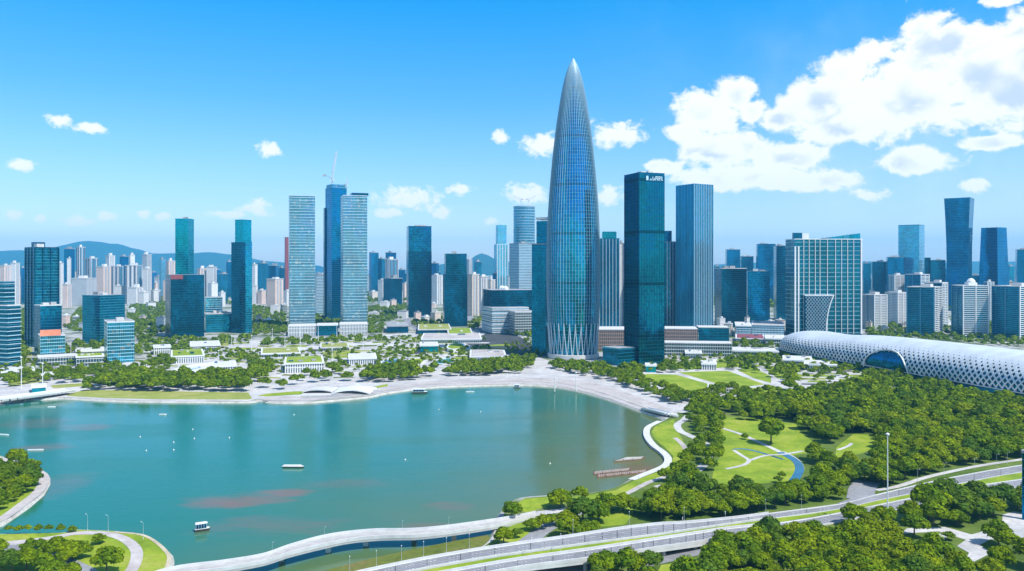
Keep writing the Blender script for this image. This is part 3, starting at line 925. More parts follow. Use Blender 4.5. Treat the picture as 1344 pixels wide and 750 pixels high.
root = empty('footbridge', (*G(420, 712, 4.8), 0), 'pale curving footbridge sweeping low over the water on short piers', 'footbridge')
up = smooth([(*G(x, a, fbz(x)), fbz(x)) for x, a, b in FB], 6)
lo = smooth([(*G(x, b, fbz(x)), fbz(x)) for x, a, b in FB], 6)
dk, st, fas = MB(), MB(), MB()
for i in range(len(up) - 1):
    a, b, c, d = lo[i], lo[i + 1], up[i + 1], up[i]
    dk.face([a, b, c, d])
    h = 0.5
    p, q, r, s = lerp(a, d, .44), lerp(b, c, .44), lerp(b, c, .56), lerp(a, d, .56)
    st.face([(*x[:2], x[2] + .02) for x in (p, q, r, s)])
    for (p, q) in ((a, b), (c, d)):
        fas.face([(p[0], p[1], p[2] - 1.3), (q[0], q[1], q[2] - 1.3), (q[0], q[1], q[2] - .01), (p[0], p[1], p[2] - .01)])
    fas.face([(a[0], a[1], a[2] - 1.3), (d[0], d[1], d[2] - 1.3), (c[0], c[1], c[2] - 1.3), (b[0], b[1], b[2] - 1.3)])
dk.build('deck', M['concrete'], root)
st.build('deck_stripe', M['pinkpave'], root)
fas.build('girder', M['concrete'], root)
for edge, ins in ((up, lo), (lo, up)):
    par = MB()
    for i in range(len(up) - 1):
        p, q = edge[i], edge[i + 1]
        pi, qi = lerp(p, ins[i], 0.05), lerp(q, ins[i + 1], 0.05)
        po, qo = lerp(p, ins[i], -0.01), lerp(q, ins[i + 1], -0.01)
        for (x, y) in ((po, qo), (pi, qi)):
            par.face([(x[0], x[1], x[2] - .4), (y[0], y[1], y[2] - .4), (y[0], y[1], y[2] + 1.05), (x[0], x[1], x[2] + 1.05)])
        par.face([(po[0], po[1], po[2] + 1.05), (qo[0], qo[1], qo[2] + 1.05), (qi[0], qi[1], qi[2] + 1.05), (pi[0], pi[1], pi[2] + 1.05)])
    par.build('parapet', M['palec'], root)
for px_, py_ in ((300, 752), (366, 741), (428, 729.5), (478, 720.5), (542, 713.5), (595, 704)):
    x, y = G(px_, py_, 0)
    y += 4.5
    pm = MB().prism([(x - 1.0, y - 1.4), (x + 1.0, y - 1.4), (x + 1.0, y + 1.4), (x - 1.0, y + 1.4)], -2, 3.5)
    pm.build('pier', M['white'], root)

# long low steps along the promenade
for k_, (dy_, wd_, mt_) in enumerate(((-1.6, 1.2, 'concrete'), (-3.4, .9, 'darkshadeasphalt'), (-5.6, 1.2, 'stone'), (-8.0, .8, 'concrete'))):
    pts = [(x_, y_ + dy_ * (1.0 if x_ < 740 else 1.15) * min(1, max(.25, (x_ - 330) / 330))) for x_, y_ in ((345, 527), (404, 527), (430, 525), (482, 520), (506, 515), (558, 508), (610, 505.6), (650, 504.6), (688, 504.3), (716, 505.6), (740, 508), (774, 515.5), (805, 525), (830, 534), (850, 541))]
    path('promenade_step', pts, wd_, mt_, LZ + .085 + .006 * k_, 6)
# small footbridge over the creek mouth between promenade and park
def low_bridge(pts, wid, z, thick, name, label, rise=0.0, pier=()):
    P = smooth(pts, 5)
    n = len(P)
    P = [(p[0], p[1], z + rise * math.sin(math.pi * i / (n - 1))) for i, p in enumerate(P)]
    r_ = empty(name, (*P[n // 2][:2], 0), label, 'bridge')
    MB().ribbon(P, wid, 0).build('deck', M['palec'], r_)
    g = MB()
    for i in range(n - 1):
        a, b = Vector(P[i]), Vector(P[i + 1])
        d = (b - a).normalized()
        s = Vector((-d.y, d.x, 0)) * wid / 2
        for sg in (1, -1):
            A, B = a + s * sg, b + s * sg
            g.face([A - Vector((0, 0, thick)), B - Vector((0, 0, thick)), B - Vector((0, 0, .01)), A - Vector((0, 0, .01))])
        g.face([a + s - Vector((0, 0, thick)), a - s - Vector((0, 0, thick)), b - s - Vector((0, 0, thick)), b + s - Vector((0, 0, thick))])
    g.build('girder', M['concrete'], r_)
    for sg in (1, -1):
        h = MB()
        for i in range(n - 1):
            a, b = Vector(P[i]), Vector(P[i + 1])
            d = (b - a).normalized()
            s = Vector((-d.y, d.x, 0)) * (wid / 2 - .15) * sg
            h.beam(a + s - (b - a) * .06 + Vector((0, 0, .55)), b + s + (b - a) * .06 + Vector((0, 0, .55)), 0.22, 1.05)
        h.build('parapet', M['white'], r_)
    for i in pier:
        p = P[int(i * (n - 1))]
        MB().tube((p[0], p[1], -2), (p[0], p[1], p[2] - thick), 1.0, n=10).build('pier', M['concrete'], r_)
    return r_


low_bridge(GP([(846, 538), (860, 543), (876, 547), (890, 547.5)]), 7, 2.4, 1.0, 'footbridge', 'short arched bridge at the creek mouth beside the pink promenade', 1.6, (0.35, 0.7))
low_bridge(GP([(-220, 533), (-60, 528.5), (0, 525), (40, 520), (70, 516), (92, 512.5)], 4.5), 14, 5.2, 1.4, 'road_bridge', 'low road bridge entering from the left edge along the far shore', 0.0, (0.45, 0.58, 0.7, 0.82, 0.93))
# ================================================================== BUILDINGS
def footprint(px0, pc, px1, yb, a=None, depth=None):
    """Ground outline (left, near, right, back corner) of a building whose near corner stands at column pc, row yb."""
    cx, cy = G(pc, yb)
    k0, k1 = (px0 - CX) / FPX, (px1 - CX) / FPX
    if a is None:
        phi = math.atan((pc - CX) / FPX)
        if pc >= px1 - 0.4:
            a = math.atan(k1) - 0.035
        elif pc <= px0 + 0.4:
            a = math.pi / 2 + math.atan(k0) + 0.035
        else:
            t = (pc - px0) / (px1 - px0)
            a = math.atan2(1 - t, t) + phi
    else:
        a = R(a)
    t = (pc - px0) / (px1 - px0)
    ca, sa = math.cos(a), math.sin(a)
    if pc <= px0 + 0.4:
        L2 = (k1 * cy - cx) / (sa - k1 * ca)
        L1 = depth or 0.75 * L2
    elif pc >= px1 - 0.4:
        L1 = (cx - k0 * cy) / (ca + k0 * sa)
        L2 = depth or 0.75 * L1
    else:
        L1 = (cx - k0 * cy) / (ca + k0 * sa)
        L2 = (k1 * cy - cx) / (sa - k1 * ca)
        if depth:
            if t < 0.5 and pc - px0 < 6:
                L1 = min(depth, 6 * L1) if L1 > 0 else depth
            elif px1 - pc < 6:
                L2 = depth
    N = (cx, cy)
    L = (cx - ca * L1, cy + sa * L1)
    Rr = (cx + sa * L2, cy + ca * L2)
    Bk = (L[0] + sa * L2, L[1] + ca * L2)
    return [L, N, Rr, Bk]


def outset(poly, d):
    """Grow (or with d < 0 shrink) a counter-clockwise outline."""
    n = len(poly)
    out = []
    for i in range(n):
        p0, p1, p2 = Vector(poly[i - 1]), Vector(poly[i]), Vector(poly[(i + 1) % n])
        e1, e2 = (p1 - p0).normalized(), (p2 - p1).normalized()
        n1, n2 = Vector((e1.y, -e1.x)), Vector((e2.y, -e2.x))
        s = n1 + n2
        k = d * 2 / max(0.3, s.length_squared) if s.length > 0.1 else d
        out.append(tuple(p1 + s * k))
    return out


def cent(poly):
    return (sum(p[0] for p in poly) / len(poly), sum(p[1] for p in poly) / len(poly))


def zat(fp, py):
    return HCAM - (py - HOR) * fp[1][1] / FPX


def shrink(fp, t, ox=0.0, oy=0.0):
    """A smaller outline inside fp: centre shifted by fractions of its two sides."""
    c = Vector(cent(fp))
    e1, e2 = Vector(fp[1]) - Vector(fp[0]), Vector(fp[2]) - Vector(fp[1])
    c2 = c + e1 * ox + e2 * oy
    return [tuple(c2 + (Vector(p) - c) * t) for p in fp]


def roof_kit(fp, z, root, cop='roofgrey', plant=True, deck='roofgrey', h=1.3, seed=0):
    MB().prism(outset(fp, 0.3), z, z + h).build('parapet', M[cop], root)
    d = MB().flat(outset(fp, -0.6), z + h + 0.03)
    d.build('roof', M[deck], root)
    if plant:
        rr = random.Random(seed)
        for k in range(2):
            q = shrink(fp, rr.uniform(.18, .34), rr.uniform(-.25, .25), rr.uniform(-.2, .2))
            MB().prism(q, z + h + .03, z + h + rr.uniform(2.5, 5)).build('plant_room', M[rr.choice(['roofgrey', 'palec', 'concrete'])], root)


COUNT = [0]


def tower(label, px0, pc, px1, ytop, yb, mat, cat='office tower', name='office_tower', a=None, depth=None, cop=None, plant=True, z0=0.0, taper=None, group=None, deck='roofgrey'):
    fp = footprint(px0, pc, px1, yb, a, depth)
    z = zat(fp, ytop)
    root = empty(name, (*cent(fp), LZ), label, cat, group)
    top = None
    if taper:
        top = shrink(fp, taper)
    MB().prism(fp, z0, z, poly2=top).build('curtain_wall' if cat != 'apartment block' else 'wall', M[mat], root)
    COUNT[0] += 1
    roof_kit(top or fp, z, root, cop or 'roofgrey', plant, deck, seed=COUNT[0])
    root['z'] = z
    return root, fp, z


def slabs(root, fp, z0, z1, step, th, out, mat, name='sun_shelf'):
    """Projecting shelf round the building at every storey (a pattern of one part)."""
    mb = MB()
    z = z0
    while z < z1:
        mb.prism(outset(fp, out), z, z + th, bottom=True)
        z += step
    return mb.build(name, M[mat], root)


def ribs(root, fp, z0, z1, faces, n, w_, d_, mat, name='mullion_fins', skip=0):
    """Upright fins over the given sides of the outline (a pattern of one part)."""
    mb = MB()
    for fc in faces:
        A, B = Vector(fp[fc]), Vector(fp[(fc + 1) % len(fp)])
        e = (B - A).normalized()
        nn = Vector((e.y, -e.x))
        L = (B - A).length
        for i in range(n + 1):
            p = A + e * (L * i / n)
            q = [p - e * w_ / 2 - nn * .1, p - e * w_ / 2 + nn * d_, p + e * w_ / 2 + nn * d_, p + e * w_ / 2 - nn * .1]
            mb.prism([tuple(x) for x in q][::1], z0, z1)
    return mb.build(name, M[mat], root)


def block_part(root, name, px0, pc, px1, ytop, yb, mat, a=None, depth=None, z0=0.0, cop='roofgrey', deck='roofgrey', plant=False):
    fp = footprint(px0, pc, px1, yb, a, depth)
    z = zat(fp, ytop)
    o = MB().prism(fp, z0, z).build(name, M[mat], root)
    cp = MB().prism(outset(fp, 0.25), z, z + 1.1).build('parapet', M[cop])
    rf = MB().flat(outset(fp, -0.6), z + 1.13).build('roof', M[deck])
    for c_ in (cp, rf):
        c_.parent = o
        c_.location = -Vector(root.location)
    return fp, z


# ------------------------------------------------------------------ the bullet tower
TX, TY = (752.5 - CX) * 1050 / FPX, 1050.0
TZ = 2.0
PROF = [(29.6, 0), (30.6, 12), (31.8, 30), (33.4, 52), (34.4, 74), (34.9, 100), (34.8, 128), (34.2, 156), (33.1, 184), (31.3, 212), (28.9, 240), (26.2, 268), (22.6, 298), (19.0, 322), (15.2, 345), (11.3, 363), (7.2, 376), (3.6, 384), (0.5, 390)]


def prof_r(z):
    return float(np.interp(z, [p[1] for p in PROF], [p[0] for p in PROF]))


pz = np.linspace(0, 390, 66)
# a smooth version of the profile
zz = np.array([p[1] for p in PROF], float)
rr_ = np.array([p[0] for p in PROF], float)
sm = smooth(list(zip(rr_, zz)), 5)
root = empty('bullet_tower', (TX, TY, TZ), 'tallest tower, bullet shaped glass with white fins tapering to a silver point', 'skyscraper')
gl = MB().lathe([(r - 0.5, z) for r, z in sm if z <= 380], 112, TX, TY)
gl.v = [(a, b, c + TZ) for a, b, c in gl.v]
gl.build('curtain_wall', M['bullet'], root)
cr = MB().lathe([(max(0.2, r - 0.55), z) for r, z in sm if z >= 376], 56, TX, TY)
cr.v = [(a, b, c + TZ) for a, b, c in cr.v]
cr.build('crown', M['palesteel'], root)
NF = 56
fin = MB()
pts = [(r, z) for r, z in sm if z >= 42 and z < 389]
for i in range(len(pts) - 1):
    (r0, z0_), (r1, z1_) = pts[i], pts[i + 1]

    def wdt(z):
        return 0.13 if z < 270 else min(.30, 0.13 + (z - 270) * .0022)
    w0, w1 = wdt(z0_), wdt(z1_)
    w0, w1 = min(w0, r0 * .05 + .02), min(w1, r1 * .05 + .02)
    o0, o1 = 0.30, 0.30
    q = [(r0 - .6, -w0, z0_), (r0 + o0, -w0, z0_), (r0 + o0, w0, z0_), (r0 - .6, w0, z0_)]
    s = [(r1 - .6, -w1, z1_), (r1 + o1, -w1, z1_), (r1 + o1, w1, z1_), (r1 - .6, w1, z1_)]
    for k in range(3):
        fin.face([q[k], q[k + 1], s[k + 1], s[k]])
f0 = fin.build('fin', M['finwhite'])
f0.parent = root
for k in range(1, NF):
    c_ = f0.copy()
    col.objects.link(c_)
    c_.parent = root
    c_.rotation_euler = (0, 0, 2 * math.pi * k / NF)
br = MB()                                                 # the fins gather in pairs into a lattice at the foot
for (z0_, z1_, sh0, sh1) in ((0, 45, 1.0, 0.0),):
    for sg in (1, -1):
        prev = None
        for i in range(11):
            t = i / 10
            z = z0_ + (z1_ - z0_) * t
            r = prof_r(z) + .6
            th = sg * 2 * math.pi / NF * (1 - t) ** 1.3
            p = (r * math.cos(th), r * math.sin(th), z)
            if prev:
                br.beam(prev, p, .75, .9)
            prev = p
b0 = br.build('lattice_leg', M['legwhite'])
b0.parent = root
for k in range(1, NF):
    if k % 2:
        continue
    c_ = b0.copy()
    col.objects.link(c_)
    c_.parent = root
    c_.rotation_euler = (0, 0, 2 * math.pi * k / NF)
lob = MB().lathe([(33.5, 0), (33.5, 5), (31.5, 5.4)], 56, TX, TY, cap=False)
lob.v = [(a, b, c + TZ) for a, b, c in lob.v]
lob.build('entrance_canopy', M['palec'], root)

# ------------------------------------------------------------------ towers right of it
root, fp, z = tower('square teal glass tower with white sign, standing right of the bullet tower', 819.5, 839, 872, 227.5, 479, 't2glass', depth=None, cop='deepglass', plant=True)
# white lettering on a dark panel at the head of the right face
A, B = Vector(fp[1]), Vector(fp[2])
e = (B - A).normalized()
nn = Vector((e.y, -e.x))
Lf = (B - A).length
pan = MB()
def on_face(u, v0, v1, wd, d0, d1, mb):
    p = A + e * u
    q = A + e * (u + wd)
    mb.prism([tuple(p + nn * d0 - nn * 0.0), tuple(p + nn * d1), tuple(q + nn * d1), tuple(q + nn * d0)], v0, v1, bottom=True)
on_face(Lf * .24, z - 9.5, z - 1.5, Lf * .72, 0.02, 0.25, pan)
sp = pan.build('sign', M['darkbox'], root)
lt = MB()
glyphs = [(0.27, .085, [(0, 0, 1, 1)]), (0.41, .085, [(0, 0, 1, .18), (.4, 0, .62, .5)]), (0.52, .085, [(0, 0, .25, .9), (0, 0, 1, .2), (.7, 0, .95, .6)]), (0.63, .10, [(0, .0, .25, 1), (.75, 0, 1, 1), (0, .4, 1, .6), (0, .8, 1, 1)]),
          (0.75, .09, [(0, 0, .25, 1), (0, .8, 1, 1), (.75, .45, 1, 1), (0, .42, 1, .58), (.5, 0, .8, .42)]), (0.87, .06, [(0, 0, .5, 1), (0, 0, 1, .2)])]
for u, wd, rects in glyphs:
    for (a0, b0_, a1, b1_) in rects:
        on_face(Lf * (u + wd * a0), z - 8.0 + 5.2 * b0_, z - 8.0 + 5.2 * b1_, Lf * wd * (a1 - a0), 0.26, 0.5, lt)
l_ = lt.build('lettering', M['sign'])
l_.parent = sp
l_.location = -Vector(root.location)
ribs(root, fp, 3, z - 1, (0, 1), 10, 0.25, 0.35, 'darkbox', 'mullion')
root, fp, z = tower('tall pale blue ribbed tower right of the square teal tower', 887.5, 911, 936, 242, 437, 'finglass', cop='finglass', plant=False)
ribs(root, fp, 3, z + 1, (0,), 12, 0.45, 0.8, 'bluefin', 'fin')
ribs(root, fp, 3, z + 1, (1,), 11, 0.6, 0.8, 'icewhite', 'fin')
root, fp, z = tower('low blue glass pavilion cube at the foot of the square teal tower', 791, 811, 834, 459, 480.5, 'tealblue', 'pavilion', 'glass_pavilion', cop='paleblue', plant=False)
root, fp, z = tower('dark tower with white upright stripes just right of the bullet tower', 786.5, 787, 813, 314, 433, 'tealblue', depth=45, cop='tealblue')
ribs(root, fp, 3, z, (1,), 6, 1.2, 0.8, 'steel', 'fin')
q = shrink(fp, .72, -.05, 0)
MB().prism(q, z, zat(fp, 304)).build('top_storey', M['cyanglass'], root)
tower('slim white apartment slab right of the white striped dark tower', 811, 812, 819.5, 320, 431, 'ress', 'apartment block', 'apartment_tower', depth=30)
root, fp, z = tower('dark striped tower half hidden behind the square teal tower', 866, 868, 887, 318, 432, 'deepglass', depth=45)
ribs(root, fp, 3, z, (1,), 5, 0.9, 0.7, 'steel', 'fin')
MB().prism(shrink(fp, .5, .1, 0), z, zat(fp, 303)).build('top_storey', M['deepglass'], root)
# mall podium behind them
root = empty('shopping_mall', (*G(880, 450), LZ), 'long low brown shopping mall behind the feet of two glass towers', 'shopping mall')
block_part(root, 'wall', 783, 865, 866, 434, 461, 'mall', a=2, depth=60, cop='orange' if False else 'pinkpave', deck='palec')
block_part(root, 'wall', 866.5, 916, 916.5, 433, 458, 'mall', a=8, depth=50, cop='pinkpave', deck='palec')
block_part(root, 'glass_wing', 917, 957, 957.5, 431, 449.5, 'tealblue', a=8, depth=40, cop='concrete', deck='palec')
block_part(root, 'terrace', 860, 961, 961.5, 452, 468, 'shopglass', a=9, depth=30, cop='palec', deck='palec')

# ------------------------------------------------------------------ left of the bullet tower
root, fp, z = tower('teal glass tower tucked close behind the left side of the bullet tower', 698, 716, 726, 321, 466, 'tealblue')
MB().prism(shrink(fp, .72, .12, 0), z, zat(fp, 290)).build('top_storey', M['tealblue'], root)
MB().prism(shrink(fp, .80, .12, 0), zat(fp, 288), zat(fp, 285), bottom=True).build('roof_ring', M['white'], root)
mb = MB()
for p in shrink(fp, .6, .12, 0):
    mb.tube((*p, zat(fp, 290)), (*p, zat(fp, 288)), .6)
mb.build('roof_post', M['steel'], root)
# round tower under construction with two cranes
x, y = G(688, 388)
root = empty('round_tower', (x, y, LZ), 'round banded tower under construction with two cranes on its roof', 'office tower')
s_ = y / FPX
zt = HCAM - (272 - HOR) * s_
MB().lathe([(14 * s_, 0), (14 * s_, zt)], 40, x, y).build('curtain_wall', M['louvre'], root)
mb = MB()
zk = 40.0
while zk < zt:
    mb.lathe([(14.35 * s_, zk), (14.35 * s_, zk + 3.2), (13.9 * s_, zk + 3.2)], 40, x, y, cap=False)
    zk += 11
mb.build('floor_band', M['greyslab'], root)
MB().lathe([(14.2 * s_, zt), (14.2 * s_, zt + 2)], 40, x, y).build('roof', M['roofgrey'], root)
RTOP = (x, y, zt + 2, s_)
tower('broad grey block in front of the round banded tower', 668.5, 681, 702, 320, 415, 'greyslab', 'office block', 'office_block')
root, fp, z = tower('slim grey white stepped tower left of the round banded tower', 648.5, 652.5, 666.5, 321, 389, 'lightglass', cop='white', plant=False)
MB().prism(shrink(fp, .78, .08, 0.0), z, zat(fp, 295.5)).build('top_storey', M['lightglass'], root)
ribs(root, fp, 3, z, (1,), 4, 2.2, 1.2, 'white', 'fin')
# stepped building at the foot of the round tower
root = empty('stepped_office', (*G(668, 425), LZ), 'stepped office with dark glass top and white striped sides left of bullet tower', 'office block')
fp, z = block_part(root, 'curtain_wall', 634, 645, 700, 382, 437, 'darkbox', depth=60, cop='darkbox')
fp2, z2 = block_part(root, 'striped_storey', 632.5, 646, 694, 405, 439, 'greyslab', cop='palec', depth=50)
slabs(root, fp2, 4, z2, 6.5, 1.6, 0.6, 'palec', 'sun_shelf')
fp3, z3 = block_part(root, 'front_wing', 668, 676, 704, 410, 441, 'shopglass', cop='white', depth=30)
for k in range(3):
    q = cent(shrink(fp, 1, -.25 + .25 * k, -.1))
    MB().lathe([(5, z + 1), (4.6, z + 4), (3.0, z + 6.5), (0.4, z + 8)], 14, *q).build('roof_dome', M['white'], root)

root, fp, z = tower('dark blue tower with lighter cyan upper third', 533.5, 536, 566.5, 331, 417, 'darkbox', depth=60, cop='darkbox', plant=False)
MB().prism(outset(fp, -.4), z + 1.4, zat(fp, 297.5)).build('upper_storeys', M['tealblue'], root)
roof_kit(outset(fp, -.4), zat(fp, 297.5), root, 'darkbox', seed=3)
root, fp, z = tower('dark two step tower with flat top right of the cyan topped dark tower', 581.5, 583, 613.5, 361, 429, 'darkbox', depth=55, cop='darkbox', plant=False)
MB().prism(shrink(fp, .90, .05, 0.02), z + 1.2, zat(fp, 334)).build('upper_storeys', M['deepglass'], root)
roof_kit(shrink(fp, .90, .05, .02), zat(fp, 334), root, 'darkbox', seed=4)

# striped pair and the crane tower
root, fp, z = tower('tall white louvred rectangular tower left of the crane tower', 379, 380.5, 413.5, 257, 432, 'louvre', depth=40, cop='palesteel', plant=False)
slabs(root, fp, 8, z, 5.4, 1.0, 0.45, 'icewhite')
LT1 = fp
root, fp, z = tower('tall white louvred rectangular tower touching the right side of the crane tower', 447, 450.5, 482, 257, 432, 'louvre', depth=42, cop='palesteel', plant=False)
slabs(root, fp, 8, z, 5.4, 1.0, 0.45, 'icewhite')
MB().prism(shrink(fp, .7, .15, .2), z + 1.3, z + 6).build('plant_room', M['darkbox'], root)
root, fp, z = tower('dark blue skyscraper with tower crane on top, between two louvred towers', 427, 435.5, 455, 247, 422, 'royal', cop='royal', plant=False)
MB().prism(footprint(424.5, 426, 434, 421), 0, zat(fp, 272)).build('side_shaft', M['deepglass'], root)
MB().prism(shrink(fp, .9), z + 1.3, z + 9).build('top_storey', M['louvre'], root)
CT = (*cent(shrink(fp, 1, .02, -.28)), z + 1.3, fp[1][1] / FPX)
root = empty('podium_block', (*G(430, 436), LZ), 'low glass podium linking the feet of the louvred towers', 'podium')
for (p0, p1, yt, yb_, mt) in ((378, 414.5, 428.5, 441, 'colonnade'), (415.5, 444, 427.5, 440.5, 'tealblue'), (446, 483, 426, 439, 'colonnade')):
    block_part(root, 'wall', p0, p1 - .6, p1, yt, yb_, mt, depth=55, a=-12, cop='white', deck='palec')


def crane(label, x, y, z, s, mast_h, jib, jdx, jup, cat='crane', group=None, th=1.0):
    """Tower crane: lattice mast, luffing jib, counter jib, cab and tie."""
    r_ = empty('tower_crane', (x, y, z), label, cat, group)

    def lattice(p0, p1, w_, name):
        mb = MB()
        p0, p1 = Vector(p0), Vector(p1)
        d = (p1 - p0).normalized()
        sx_ = d.cross(Vector((0, 1, 0)))
        sx_ = sx_.normalized() if sx_.length > .05 else Vector((1, 0, 0))
        sy_ = d.cross(sx_).normalized()
        n = max(3, int((p1 - p0).length / (w_ * 1.4)))
        cs = [(sx_ * a + sy_ * b) * w_ / 2 for a, b in ((-1, -1), (1, -1), (1, 1), (-1, 1))]
        for c in cs:
            mb.beam(p0 + c, p1 + c, w_ * .22 * th, w_ * .22 * th)
        for i in range(n):
            a_, b_ = p0.lerp(p1, i / n), p0.lerp(p1, (i + 1) / n)
            for k in range(4):
                mb.beam(a_ + cs[k], b_ + cs[(k + 1) % 4], w_ * .13 * th, w_ * .13 * th)
        return mb.build(name, M['white'] if name != 'counter_jib' else M['steel'], r_)
    top = Vector((x, y, z + mast_h))
    lattice((x, y, z), top, 2.6 * s, 'mast')
    tip = top + Vector((jdx, 0, jup)).normalized() * jib
    lattice(top + Vector((0, 0, 1.2)), tip, 2.0 * s, 'jib')
    back = top + Vector((-math.copysign(1, jdx) * 0.95, 0, .55)).normalized() * jib * .32
    lattice(top + Vector((0, 0, 1.2)), back, 1.8 * s, 'counter_jib')
    MB().box(back.x - 2 * s, back.x + 2 * s, y - 1.5 * s, y + 1.5 * s, back.z - 3 * s, back.z).build('counterweight', M['concrete'], r_)
    MB().box(x + 1.5 * s, x + 4 * s, y - 3 * s, y - .5 * s, z + mast_h - 3 * s, z + mast_h).build('cab', M['white'], r_)
    apex = top + Vector((0, 0, jib * .28))
    mb = MB().beam(top, apex, .7 * s, .7 * s).beam(apex, tip, .22 * s, .22 * s).beam(apex, back, .22 * s, .22 * s)
    mb.build('tie', M['steel'], r_)
    return r_


s_ = CT[3]
crane('white luffing crane leaning over the dark blue skyscraper between louvred towers', CT[0], CT[1], CT[2], 1.25, 12 * s_, 37 * s_, 6, 36)
crane('small crane on the right corner of the dark blue skyscraper roof', CT[0] + 17 * s_ * 1.0, CT[1] + 14, CT[2], 0.9, 5 * s_, 8 * s_, 3, 8)
x, y, zt, s_ = RTOP
crane('left crane of the pair on the round banded tower', x - 5 * s_, y - 10, zt, 1.3, 8 * s_, 11 * s_, -9, 5, th=1.4)
crane('right crane of the pair on the round banded tower', x + 6 * s_, y - 10, zt, 1.3, 8 * s_, 11 * s_, 9, 6, th=1.4)

# ------------------------------------------------------------------ far left offices
root, fp, z = tower('banded office at the left edge with white floor shelves and stepped top', -24, 10, 27, 402, 481, 'bandglass', cop='white', a=20)
slabs(root, fp, 6, z, 5.2, .8, 0.8, 'icewhite')
q = shrink(fp, .8, -.1, .05)
MB().prism(q, z + 1.3, zat(fp, 370)).build('upper_storeys', M['bandglass'], root)
slabs(root, q, z + 5, zat(fp, 370), 5.2, .7, 0.5, 'icewhite')
root, fp, z = tower('dark banded tower with antennas on a raised crown near the left edge', 33.5, 45.5, 76.7, 325.5, 456, 'bandglass', cop='deepglass', plant=False)
MB().prism(shrink(fp, .42, -.15, -.1), z + 1.3, zat(fp, 317.5)).build('crown', M['deepglass'], root)
MB().prism(shrink(fp, .3, .2, -.2), z + 1.3, zat(fp, 320)).build('crown', M['palec'], root)
for dx in (-6, 1, 9):
    MB().tube((cent(fp)[0] + dx, cent(fp)[1] - 8, zat(fp, 318)), (cent(fp)[0] + dx, cent(fp)[1] - 8, zat(fp, 313.5)), .35, .15).build('antenna', M['steel'], root)
slabs(root, shrink(fp, 1.0), 8, z, 5.0, .7, .35, 'bandglass')
ribs(root, fp, 3, z + 1, (0, 1), 3, 1.8, 1.2, 'deepglass', 'pier')
root, fp, z = tower('mid height blue glass block with orange band and white roof rim', 45, 53, 81, 402, 468, 'tealblue', 'office block', 'office_block', cop='white', plant=True)
fp2, z2 = block_part(root, 'lower_storeys', 51, 53, 85.5, 442, 476, 'lightglass', cop='white', depth=40)
mb = MB()
A, B = Vector(fp2[1]), Vector(fp2[2])
e = (B - A).normalized()
nn = Vector((e.y, -e.x))
mb.prism([tuple(A + nn * .3 - e * .3), tuple(A + nn * .6 - e * .3), tuple(A.lerp(B, .82) + nn * .6), tuple(A.lerp(B, .82) + nn * .3)][::1], z2 + .5, zat(fp2, 433.5), bottom=True)
mb.build('orange_band', M['orange'], root)
fp3, z3 = block_part(root, 'terrace', 48, 50, 101, 470, 480, 'shopglass', cop='white', deck='palec', depth=25)
root, fp, z = tower('wide teal glass block left of the shorter pale glass block', 108, 131, 164, 389, 452, 'midblue', 'office block', 'office_block', cop='paleblue')
root, fp, z = tower('shorter pale glass block in front with white roof edge', 138, 141, 176.5, 424, 477, 'lightglass', 'office block', 'office_block', cop='white', depth=45)
# cyan tower on a dark block
root, fp, z = tower('wide dark glass block with red roof sign carrying a slim cyan tower', 217, 224, 268, 362, 444, 'darkbox', 'office block', 'office_block', depth=60, cop='darkbox', plant=False)
mb = MB()
A, B = Vector(fp[1]), Vector(fp[2])
e = (B - A).normalized()
nn = Vector((e.y, -e.x))
mb.prism([tuple(A.lerp(B, .0) + nn * .3), tuple(A.lerp(B, .0) + nn * 1.0), tuple(A.lerp(B, .36) + nn * 1.0), tuple(A.lerp(B, .36) + nn * .3)], z - 6, z + 1, bottom=True)
mb.build('roof_sign', M['red'], root)
root, fp, z = tower('slim bright cyan tower rising behind the dark block with red sign', 230, 247, 254.5, 288, 436, 'cyanglass', cop='cyanglass', plant=True)
slabs(root, fp, 6, z, 4.2, .5, .3, 'cyanglass')
root, fp, z = tower('cyan and dark twin slab tower right of the slim cyan tower', 303.6, 316.5, 330.5, 319, 438, 'deepglass', cop='deepglass', plant=False)
MB().prism(shrink(fp, .80, .06, .1), z + 1.2, zat(fp, 289)).build('upper_storeys', M['cyanglass'], root)
roof_kit(shrink(fp, .80, .06, .1), zat(fp, 289), root, 'cyanglass', seed=9, plant=False)
fpx = footprint(316.8, 317.4, 330.8, 437.6, depth=25)
MB().prism(fpx, 0, zat(fpx, 317.5)).build('cyan_slab', M['midblue'], root)
root, fp, z = tower('low glass link building between the dark block and the cyan twin tower', 267, 270, 305, 413, 437, 'midblue', 'office block', 'office_block', depth=45, cop='palec')
block_part(root, 'rear_wing', 268, 270, 292, 391, 430, 'lightglass', depth=30, cop='palec')
tower('narrow dark red slab tower just left of the louvred tower', 374.2, 374.6, 378.8, 312, 400, 'red', depth=25, cop='red', plant=False)
tower('grey teal block between the left louvred tower and the crane tower', 414, 415, 430, 361, 412, 'greyslab', 'office block', 'office_block', depth=45)

